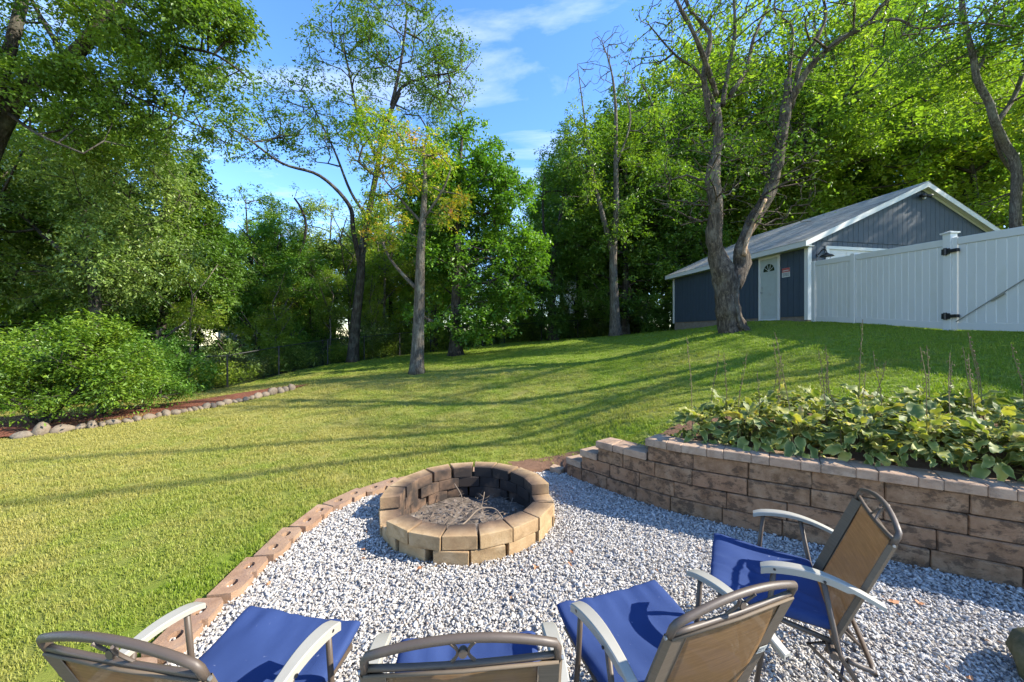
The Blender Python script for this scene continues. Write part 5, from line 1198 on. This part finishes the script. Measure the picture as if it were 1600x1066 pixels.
# gnarled old tree before the garage, two stems
Y0 = 11; b = gp3(1143, 520, Y0)
A = [b + np.array([.05, 0, -.1]), P(1140, 490, Y0), P(1134, 455, Y0), P(1131, 425, Y0), P(1122, 400, Y0), P(1116, 370, Y0 - .1), P(1118, 320, Y0 - .2), P(1113, 270, Y0 - .2), P(1122, 215, Y0 - .2), P(1116, 165, Y0 - .2)]
Bl = [P(1142, 445, Y0), P(1160, 418, Y0 + .1), P(1158, 385, Y0 + .2), P(1177, 345, Y0 + .3), P(1200, 305, Y0 + .3), P(1213, 265, Y0 + .3), P(1222, 215, Y0 + .3), P(1228, 175, Y0 + .3), P(1232, 125, Y0 + .3)]
def bare_rule(p, rng): return rng.random() < (.75 if p[2] < 6.5 else .2) or p[2] < 3.6
old = make_tree('gnarled_tree', b, [(A, .36, .125), (Bl, .23, .11),
    ([P(1112, 195, Y0 - .2), P(1100, 120, Y0 - .3), P(1110, 60, Y0 - .3), P(1100, 40, Y0 - .3), P(1075, 10, Y0 - .4), P(1062, -40, Y0 - .4)], 0.086, 0.035),
    ([P(1120, 150, Y0 - .2), P(1103, 100, Y0 - .5), P(1085, 55, Y0 - .8), P(1062, 10, Y0 - 1), P(1045, -30, Y0 - 1)], 0.078, 0.035),
    ([P(1117, 165, Y0 - .2), P(1090, 112, Y0 - .4), P(1062, 92, Y0 - .6), P(1040, 70, Y0 - .8), P(1015, 40, Y0 - 1)], 0.055, 0.015),
    ([P(1128, 165, Y0 - .2), P(1138, 110, Y0), P(1148, 50, Y0), P(1146, -20, Y0)], 0.078, 0.035), ([P(1140, 150, Y0), P(1165, 110, Y0 + .3), P(1178, 60, Y0 + .5), P(1200, 10, Y0 + .6), P(1212, -30, Y0)], 0.070, 0.028),
    ([P(1085, 55, Y0 - .8), P(1110, 30, Y0 - .6), P(1132, -10, Y0 - .5)], 0.031, 0.014),
    ([P(1229, 150, Y0 + .3), P(1236, 90, Y0 + .5), P(1238, 45, Y0 + .6), P(1222, 28, Y0 + .6), P(1210, 15, Y0 + .6), P(1215, -20, Y0 + .6)], 0.055, 0.021),
    ([P(1236, 170, Y0 + .3), P(1250, 100, Y0 + .2), P(1270, 70, Y0), P(1290, 28, Y0), P(1282, -20, Y0)], 0.070, 0.032),
    ([P(1232, 165, Y0 + .3), P(1262, 110, Y0 - .1), P(1305, 68, Y0 - .4), P(1350, 40, Y0 - .6), P(1382, 5, Y0 - .8), P(1420, -40, Y0 - 1)], 0.101, 0.042),
    ([P(1352, 38, Y0 - .6), P(1400, 30, Y0 - 1), P(1440, 45, Y0 - 1.3), P(1510, 35, Y0 - 1.6), P(1580, 42, Y0 - 2)], 0.039, 0.014),
    ([P(1232, 195, Y0 + .3), P(1250, 130, Y0 + .3), P(1290, 128, Y0 + .2), P(1330, 130, Y0)], 0.016, 0.006)],
    [EL_(1105, 70, Y0, 75, 80, 1.6), EL_(1180, 60, Y0, 60, 80, 1.4, .8), EL_(1300, 40, Y0 - .3, 110, 60, 1.8, .8), EL_(1030, 60, Y0 - .8, 60, 50, 1.2, .7), EL_(1090, 280, Y0, 80, 80, 1.3, 1.2), EL_(1220, 280, Y0, 70, 85, 1.3, 1.1), EL_(1150, 180, Y0, 70, 60, 1.5, .7), EL_(1470, 30, Y0 - 1.6, 110, 35, 1.0, .7), EL_(1115, 330, Y0, 80, 30, 1.0, .5), EL_(1170, -20, Y0, 150, 50, 2.0, .6)],
    1300, 8, .085, M['leaf_wood'], M['bark_gnarled'], 'gnarled two-stemmed old tree with torn bark growing before the garage', spray=.34, seed=29, sides=26, wob=.42, kr=.0062, start=.35, jit=.28, minr=.0095, bare=bare_rule, maxr=.035, ridge=.05, flare=1.35, thr=-.3)
# torn strip of bare wood on the trunk and its root flares
for pts, r0, r1, mt in (([P(1156, 430, Y0 - .22), P(1151, 462, Y0 - .30), P(1153, 490, Y0 - .33), P(1161, 514, Y0 - .38)], .045, .06, 'bark_pale'), ([P(1196, 312, Y0 + .14), P(1180, 345, Y0 + .08), P(1168, 372, Y0 + .03), P(1162, 400, Y0 - .08)], .05, .065, 'deadwood'), ([P(1152, 505, Y0 - .25), P(1166, 517, Y0 - .4), P(1178, 522, Y0 - .55)], .11, .05, 'bark_gnarled')):
    q = MB().tube(smooth_path([tuple(p - b) for p in pts], 4), list(np.linspace(r0, r1, (len(pts) - 1) * 4 + 1)), 9, wob=.35, freq=6); q.build('bare_wood' if mt != 'bark_gnarled' else 'root', M[mt], old, smooth=True)

# trees at the back of the lawn, centre
Y0 = 20; b = gp3(962, 531, Y0)
make_tree('back_lawn_tree', b, [([b, P(960, 470, Y0), P(958, 400, Y0), P(963, 330, Y0), P(962, 250, Y0), P(962, 170, Y0), P(955, 110, Y0), P(940, 62, Y0)], .30, .012), ([P(958, 400, Y0), P(940, 330, Y0), P(930, 290, Y0), P(918, 220, Y0 - .3), P(910, 160, Y0 - .5), P(902, 100, Y0 - .5)], .17, .012),
    ([P(962, 260, Y0), P(985, 190, Y0), P(975, 130, Y0 + .2), P(990, 70, Y0)], .07, .01)],
    [EL_(905, 170, Y0, 30, 70, 1.4, .7), EL_(925, 240, Y0, 70, 50, 2.0), EL_(880, 255, Y0, 45, 30, 1.6, .7), EL_(985, 200, Y0, 55, 60, 2.0, .8), EL_(955, 100, Y0, 45, 60, 1.2, 1.0), EL_(930, 330, Y0, 60, 40, 1.8, .7)],
    560, 42, .125, M['leaf_wood'], M['bark_pale'], 'grey-trunked tree with bare top twigs at the back edge of the lawn', spray=.55, seed=31, kr=.008, start=.45, thr=-.08, flare=1.4, minr=.008, bare=lambda p, rng: p[2] > 14.0 or rng.random() < .12)
Y0 = 22.5; b = gp3(864, 532, Y0)
make_tree('vine_covered_tree', b, [([b, P(862, 470, Y0), P(866, 400, Y0), P(874, 350, Y0), P(882, 300, Y0), P(895, 265, Y0)], .28, .05), ([P(864, 440, Y0), P(852, 380, Y0), P(848, 320, Y0), P(850, 270, Y0)], .12, .04), ([P(868, 400, Y0), P(900, 360, Y0), P(925, 330, Y0)], .10, .03)],
    [EL_(862, 470, Y0, 22, 62, .9, 1.6), EL_(870, 310, Y0, 45, 50, 2.2), EL_(850, 380, Y0, 34, 50, 1.8), EL_(900, 360, Y0, 45, 45, 2.0, .8)],
    420, 36, .13, M['leaf_dark'], M['bark_dark'], 'dark vine-wrapped tree between the dense maple and the grey-trunked tree', spray=.5, seed=37, start=.05, thr=-.15)

# generic trees, shared by the copies
def generic(name, H, env, n, per, leaf, mat, bark, seed, label, at, r0=.24, group=None, **k):
    b = np.array([at[0], at[1], T1(*at) - .1]); rng = random.Random(seed)
    tp = [b + np.array([rng.uniform(-.03, .03) * H * i / 5, rng.uniform(-.03, .03) * H * i / 5, H * .88 * i / 5]) for i in range(6)]
    limbs = [(tp, r0, .04)]
    for j in range(5):
        i = rng.randrange(2, 5); a = rng.uniform(0, 6.28); l = H * rng.uniform(.18, .30); q = tp[i]
        limbs.append(([q, q + np.array([cos(a) * l * .5, sin(a) * l * .5, l * .45]), q + np.array([cos(a) * l, sin(a) * l, l * 1.0])], r0 * .4, .03))
    env = [(b + np.array([e[0], e[1], e[2]]) * H, tuple(np.array(e[3:6]) * H), e[6] if len(e) > 6 else 1.0) for e in env]
    return make_tree(name, b, limbs, env, n, per, leaf, mat, bark, label, group=group, seed=seed, **k)
GRP = 'trees of the surrounding wood'
gA = generic('woodland_tree', 15, [(0, 0, .80, .20, .20, .17), (.10, .05, .58, .24, .22, .17), (-.12, -.04, .52, .22, .22, .18), (0, 0, .36, .24, .24, .13, .7)], 820, 50, .165, M['leaf_wood'], M['bark_dark'], 41, 'broad yellow-green tree rising right behind the garage ridge', (10.5, 24.0), spray=.8, start=.2, thr=-.08, group=GRP, r0=.26)
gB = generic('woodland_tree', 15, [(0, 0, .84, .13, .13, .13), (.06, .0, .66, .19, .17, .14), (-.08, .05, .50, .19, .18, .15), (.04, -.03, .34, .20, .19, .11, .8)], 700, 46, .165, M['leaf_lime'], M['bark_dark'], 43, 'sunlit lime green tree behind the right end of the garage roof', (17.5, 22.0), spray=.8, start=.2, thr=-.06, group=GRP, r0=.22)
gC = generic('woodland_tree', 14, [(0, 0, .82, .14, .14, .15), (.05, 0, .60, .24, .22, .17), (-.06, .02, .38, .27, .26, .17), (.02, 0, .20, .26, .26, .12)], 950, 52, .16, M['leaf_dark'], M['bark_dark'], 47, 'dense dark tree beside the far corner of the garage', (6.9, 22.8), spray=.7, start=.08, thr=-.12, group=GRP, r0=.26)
gD = generic('thin_tree', 10, [(0, 0, .80, .12, .12, .16), (.06, .0, .58, .17, .15, .15), (-.05, .04, .40, .15, .15, .12, .7)], 260, 30, .12, M['leaf_lime'], M['bark_pale'], 53, 'thin pale sapling left of the tall open-crowned tree', (-7.8, 22.6), spray=.6, start=.2, thr=-.02, r0=.10, group='saplings beyond the chain link fence', kr=.006)
gE = generic('understory_bush', 2.6, [(0, 0, .45, .5, .5, .42), (.3, .1, .3, .35, .35, .28), (-.3, .0, .35, .35, .35, .3)], 260, 40, .085, M['leaf_maple'], M['bark_dark'], 59, 'leafy bush beyond the fence between the bright shrub and the first post', (-11.8, 12.4), spray=.3, start=.05, thr=-.2, r0=.05, cat='bush', group='bushes along the chain link fence', kr=.003, crown_name='foliage', freq=1.5)
gF = generic('understory_bush', 2.2, [(0, 0, .5, .45, .45, .45), (.35, .0, .4, .3, .3, .35), (-.2, .2, .7, .2, .2, .3, .6)], 170, 36, .075, M['leaf_silver'], M['bark_dark'], 61, 'pale weedy bush close behind the fence near the red mulch patch', (-12.2, 16.2), spray=.28, start=.05, thr=-.05, r0=.035, cat='bush', group='bushes along the chain link fence', kr=.003, crown_name='foliage', freq=1.8)
random.seed(99)
# the wood: (x, y, source, scale, material, label)
W_ = [
 (13.2, 26.5, gB, 1.35, 'leaf_lime', 'lime green tree seen over the middle of the garage roof'),
 (20.5, 25.0, gA, 1.45, 'leaf_lime', 'bright tree behind the garage gable peak'),
 (26.5, 21.5, gB, 1.1, 'leaf_lime', 'yellow-green tree over the white fence top'),
 (24.0, 29.0, gA, 1.75, 'leaf_wood', 'tall tree in the second rank behind the garage gable'),
 (16.5, 31.5, gA, 1.7, 'leaf_lime', 'tall lime tree in the second rank behind the garage roof'),
 (9.8, 30.5, gA, 1.4, 'leaf_wood', 'broad dense tree in the second rank behind the gnarled tree'),
 (4.9, 27.8, gA, 1.0, 'leaf_wood', 'dark rounded tree behind the grey-trunked tree'),
 (8.6, 25.8, gA, .95, 'leaf_wood', 'leafy tree between the dark corner tree and the garage roof'),
 (31.0, 27.0, gB, 1.35, 'leaf_lime', 'dense tree farthest along the fence line'),
 (32.0, 34.0, gA, 1.9, 'leaf_wood', 'tall tree of the third rank beyond the gate'),
 (1.6, 31.0, gA, .66, 'leaf_wood', 'small tree in the low gap of the skyline'),
 (-1.3, 30.5, gA, .62, 'leaf_maple', 'low rounded tree behind the dense maple'),
 (-5.3, 27.5, gA, .90, 'leaf_maple', 'tree behind the tall open-crowned tree, right of its trunk'),
 (-9.5, 29.5, gA, .92, 'leaf_lime', 'light green tree behind the thin saplings'),
 (-13.8, 28.0, gA, .88, 'leaf_silver', 'pale green tree far behind the dark upright tree'),
 (-13.0, 21.0, gC, .62, 'leaf_maple', 'rounded tree behind the fence posts on the low side'),
 (-17.5, 25.0, gA, .80, 'leaf_wood', 'tree behind the silvery tree, towards the low end'),
 (-19.0, 16.0, gC, .80, 'leaf_dark', 'dark tree behind the silvery tree'),
 (-17.2, 12.0, gB, .72, 'leaf_wood', 'light tree at the low end of the fence'),
 (-24.0, 22.0, gC, 1.0, 'leaf_wood', 'dense tree at the far low end of the wood'),
 (-4.6, 22.6, gB, .66, 'leaf_lime', 'light green tree between the lawn tree and the tall open-crowned tree'),
 (-15.8, 18.8, gB, .62, 'leaf_maple', 'narrow tree beyond the low fence posts'),
]
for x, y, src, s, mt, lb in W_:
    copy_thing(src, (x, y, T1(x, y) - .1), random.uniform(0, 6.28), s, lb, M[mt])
for x, y, s, mt, lb in [(-10.4, 24.0, .85, 'leaf_lime', 'yellow-green sapling behind the fence right of the dark upright tree'), (-8.9, 24.6, 1.0, 'leaf_silver', 'pale sapling with upright bare twigs in the wood gap'), (-6.4, 24.2, .8, 'leaf_autumn', 'sapling turning orange beside the tall tree trunk'),
                       (-12.2, 22.8, .8, 'leaf_autumn', 'sapling with orange tips near the low fence posts'), (-4.3, 25.4, .7, 'leaf_wood', 'thin sapling between the lawn tree and the dense maple'), (2.3, 28.0, .75, 'leaf_wood', 'thin sapling between the vine-wrapped and grey-trunked trees'), (.7, 27.5, .65, 'leaf_lime', 'thin sapling in the low gap beside the dense maple'), (6.2, 26.8, .8, 'leaf_dark', 'thin dark sapling behind the far fence corner'), (-9.9, 20.4, .55, 'leaf_lime', 'short bright sapling right at the fence below the pale saplings'), (-11.6, 18.4, .5, 'leaf_lime', 'short bright sapling behind the third fence post'), (-8.0, 21.4, .45, 'leaf_lime', 'short bright sapling left of the tall tree trunk'), (-12.6, 14.6, .5, 'leaf_lime', 'short bright sapling behind the second fence post'), (-1.0, 26.6, .5, 'leaf_lime', 'short bright sapling past the dense maple'), (3.4, 26.6, .45, 'leaf_lime', 'short bright sapling between the two dark trunks at the back')]:
    copy_thing(gD, (x, y, T1(x, y) - .1), random.uniform(0, 6.28), s, lb, M[mt])
bl = [(-12.6, 9.9), (-13.4, 13.6), (-12.0, 17.6), (-11.2, 19.0), (-10.4, 20.6), (-9.2, 21.4), (-8.2, 22.0), (-7.2, 22.3), (-5.9, 23.0), (-4.4, 23.9), (-3.0, 25.2), (-1.6, 26.0), (-.1, 26.6), (1.4, 26.8), (2.9, 26.9), (4.6, 27.0), (6.2, 26.6), (7.7, 26.3), (9.6, 25.6), (-14.5, 11.3), (-15.0, 15.2), (-13.6, 19.2), (-11.8, 22.5), (-7.4, 24.6), (1.0, 29.2), (3.8, 29.4), (-3.6, 28.0), (9.4, 21.4), (7.6, 21.2)]
names_ = ['beside the darker shrub', 'behind the first bush', 'at the second fence post', 'between the second and third fence posts', 'at the third fence post', 'right after the third fence post', 'below the thin saplings', 'left of the tall tree trunk', 'right of the tall tree trunk', 'behind the lone lawn tree', 'under the dense maple edge', 'behind the dense maple', 'right of the dense maple', 'left of the vine-wrapped trunk', 'right of the vine-wrapped trunk', 'left of the grey trunk', 'right of the grey trunk', 'at the far fence corner', 'behind the garage rear corner', 'at the low end of the fence', 'in the second row at the low end', 'in the second row behind the third post', 'in the second row below the saplings', 'in the second row behind the tall tree', 'before the cream house', 'in front of the cream house porch', 'in the second row behind the maple', 'close to the garage rear wall', 'in the dark corner beside the garage']
mts = ['leaf_maple', 'leaf_lime', 'leaf_silver', 'leaf_wood', 'leaf_lime']
for i, (x, y) in enumerate(bl):
    src = gE if i % 3 != 1 else gF; mt = mts[(i * 7) % 5] if i < 26 else 'leaf_dark'
    copy_thing(src, (x, y, T1(x, y) - .08), random.uniform(0, 6.28), random.uniform(.75, 1.25), '%s bush %s' % ({'leaf_maple': 'green', 'leaf_lime': 'yellow-green', 'leaf_silver': 'pale', 'leaf_wood': 'light green', 'leaf_dark': 'dark green'}[mt], names_[i]), M[mt])

# right-hand tree behind the fence with the leaning stem
Y0 = 14; b = gp3(1590, 505, Y0)
make_tree('leaning_tree', b, [([b, P(1589, 420, Y0), P(1587, 330, Y0), P(1588, 262, Y0), P(1570, 225, Y0), P(1556, 195, Y0 - .2), P(1545, 160, Y0 - .3), P(1527, 125, Y0 - .4), P(1520, 85, Y0 - .5), P(1508, 40, Y0 - .6), P(1500, -20, Y0 - .6)], .18, .07),
    ([P(1555, 195, Y0 - .2), P(1585, 150, Y0), P(1605, 90, Y0), P(1620, 20, Y0)], .09, .05), ([P(1525, 115, Y0 - .4), P(1545, 70, Y0 - .2), P(1540, 20, Y0)], .06, .03)],
    [EL_(1520, 40, Y0, 110, 70, 2.2), EL_(1590, 110, Y0, 70, 90, 2.2), EL_(1480, 110, Y0, 60, 50, 1.6, .6), EL_(1560, -40, Y0, 140, 50, 2.4, .7), EL_(1600, 330, Y0 + 1, 60, 50, 1.4, .5)],
    620, 34, .11, M['leaf_wood'], M['bark_pale'], 'leaning grey-barked tree rising behind the white gate', spray=.5, seed=67, kr=.0075, thr=-.08, start=.6, flare=1.2, maxr=.06)
# bare curved stem among the saplings
b = gp3(440, 520, 21); Y0 = 21
make_tree('bare_snag', b, [([b, P(446, 430, Y0), P(462, 405, Y0), P(474, 380, Y0), P(478, 350, Y0), P(470, 325, Y0), P(460, 310, Y0)], .10, .05), ([P(446, 430, Y0), P(470, 418, Y0), P(492, 405, Y0)], .04, .02)],
    [EL_(440, 470, Y0, 40, 35, .8), EL_(470, 300, Y0, 25, 15, .5, .3)], 60, 30, .10, M['leaf_lime'], M['bark_dark'], 'dark curved bare snag bending among the pale saplings', spray=.4, seed=71, start=.1, thr=-.3)

# far wood closing the horizon
random.seed(5)
fk = ['leaf_wood', 'leaf_dark', 'leaf_maple', 'leaf_lime']; far = []
for i in range(26):
    a = radians_ = R(-62 + 124 * i / 25); d = random.uniform(42, 55); x, y = d * sin(a), d * cos(a)
    side = 1 if x > 4 else (-1 if x < -9 else 0)
    s = {1: random.uniform(1.25, 1.6), -1: random.uniform(.9, 1.1), 0: random.uniform(.55, .68)}[side]
    r_ = copy_thing((gA, gC, gB)[i % 3], (x, y, T1(x, y) - .2), random.uniform(0, 6.28), s, {1: 'distant tree of the far wood behind the garage and gate', 0: 'low distant tree in the skyline gap past the dense maple', -1: 'distant tree far behind the silvery tree and bright shrub'}[side], M[fk[i % 4]]); r_['group'] = 'distant trees closing the horizon'; r_.name = 'distant_tree'
# thin sparse trees off to the right, beyond the white fence, that draw streaks of shade over the lawn
gH = generic('slender_tree', 13, [(0, 0, .80, .10, .10, .20), (.05, .0, .55, .14, .12, .16), (-.05, .04, .45, .12, .12, .10)], 100, 12, .11, M['leaf_lime'], M['bark_grey'], 83, 'slender sparse tree beyond the fence panel on the latch side of the gate', (15.5, 5.1), spray=.5, start=.3, thr=-.2, r0=.16, group='slender trees beyond the white fence', kr=.008)
for x, y, src, sc_, rz, lb in [(22.5, 12.3, gA, .82, 1.0, 'unseen leafy tree added beyond the gate to shade the garage front'), (20.0, 8.9, gH, 1.55, 3.0, 'tall slender tree beside the leafy tree beyond the gate'), (16.5, 6.6, gH, 1.5, 1.0, 'tall slender tree between the other two beyond the gate')]:  # the leafy one stands out of view, added to shade the garage gable
    copy_thing(src, (x, y, T1(x, y) - .1), rz, sc_, lb, None)
# weeds in a band beyond the fence
pts_ = []
for (x0, y0), (x1, y1) in zip(CP[:-1], CP[1:]):
    n_ = int(math.hypot(x1 - x0, y1 - y0) * 26)
    for k in range(n_):
        t = random.random(); d_ = random.uniform(.1, 2.6); nx_, ny_ = -(y1 - y0), (x1 - x0); l_ = math.hypot(nx_, ny_)
        pts_.append((x0 + (x1 - x0) * t + nx_ / l_ * d_, y0 + (y1 - y0) * t + ny_ / l_ * d_))
def weed(seed):
    r = np.random.default_rng(seed); n = 60; C = np.stack([r.normal(0, .14, n), r.normal(0, .14, n), r.uniform(.05, .75, n)], -1); C[:, :2] *= (.6 + C[:, 2:3])
    return leaves_mesh('weed', C, np.full(n, .11) * r.lognormal(0, .3, n), M['leaf_lime'], r, droop=.1, aspect=.38)
pts_ = np.array(pts_); n = len(pts_); z_ = T(pts_[:, 0], pts_[:, 1]); sc3 = RNG.uniform(.6, 1.3, (n, 1)) * np.ones((1, 3))
scatter('undergrowth', np.column_stack([pts_, z_]), np.stack([np.zeros(n), np.zeros(n), RNG.uniform(0, 6.28, n)], -1), sc3, RNG.integers(0, 5, n), [weed(i) for i in range(5)], M['leaf_lime'])
tag(bpy.data.objects['undergrowth'], kind='stuff')

# houses glimpsed through the wood
def house(loc, rz, w, d, h, roofh, wm, label):
    r = empty('house', loc, rz, label=label, cat='house')
    b = MB(); b.prism([(0, -1.5), (d, -1.5), (d, h), (d / 2, h + roofh), (0, h)], 'x', 0, w); b.build('wall', M[wm], r)
    for s in (0, 1):
        o0, o1 = ((-.4, h - .16 + .0), (d / 2, h + roofh + .06)) if s == 0 else ((d + .4, h - .16), (d / 2, h + roofh + .06))
        pr = [o0, o1, (o1[0], o1[1] + .14), (o0[0], o0[1] + .14)]; pr = pr if s == 0 else pr[::-1]
        MB().prism(pr, 'x', -.4, w + .4).build('roof', M['houseroof'], r)
    n_ = int(w / 2.4)
    for fl_o in range(2 if h > 4.5 else 1):
        for k in range(n_):
            x = 1.0 + k * (w - 2) / max(n_ - 1, 1) - .45; z = 1.0 + fl_o * 2.8
            fr = MB().box((x - .1, -.05, z - .1), (x + 1.0, -.001, z + 1.5)).build('window', M['trim'], r); MB().box((x, -.06, z), (x + .9, -.051, z + 1.4)).build('pane', M['glass'], fr)
    return r
house((7.5, 44, 2.6), R(8), 9, 7, 5.4, 2.4, 'housewall', 'cream house glimpsed through the trees behind the back fence')
house((-33, 42, -.6), R(-20), 10, 7, 3.4, 2.0, 'housewhite', 'pale low house glimpsed between the saplings')
house((-19.5, 45, .6), R(-4), 9, 7, 3.2, 2.0, 'housewhite', 'pale grey house hidden behind the tall tree trunk')
print('leaf counts', stats, sum(s_[1] for s_ in stats))
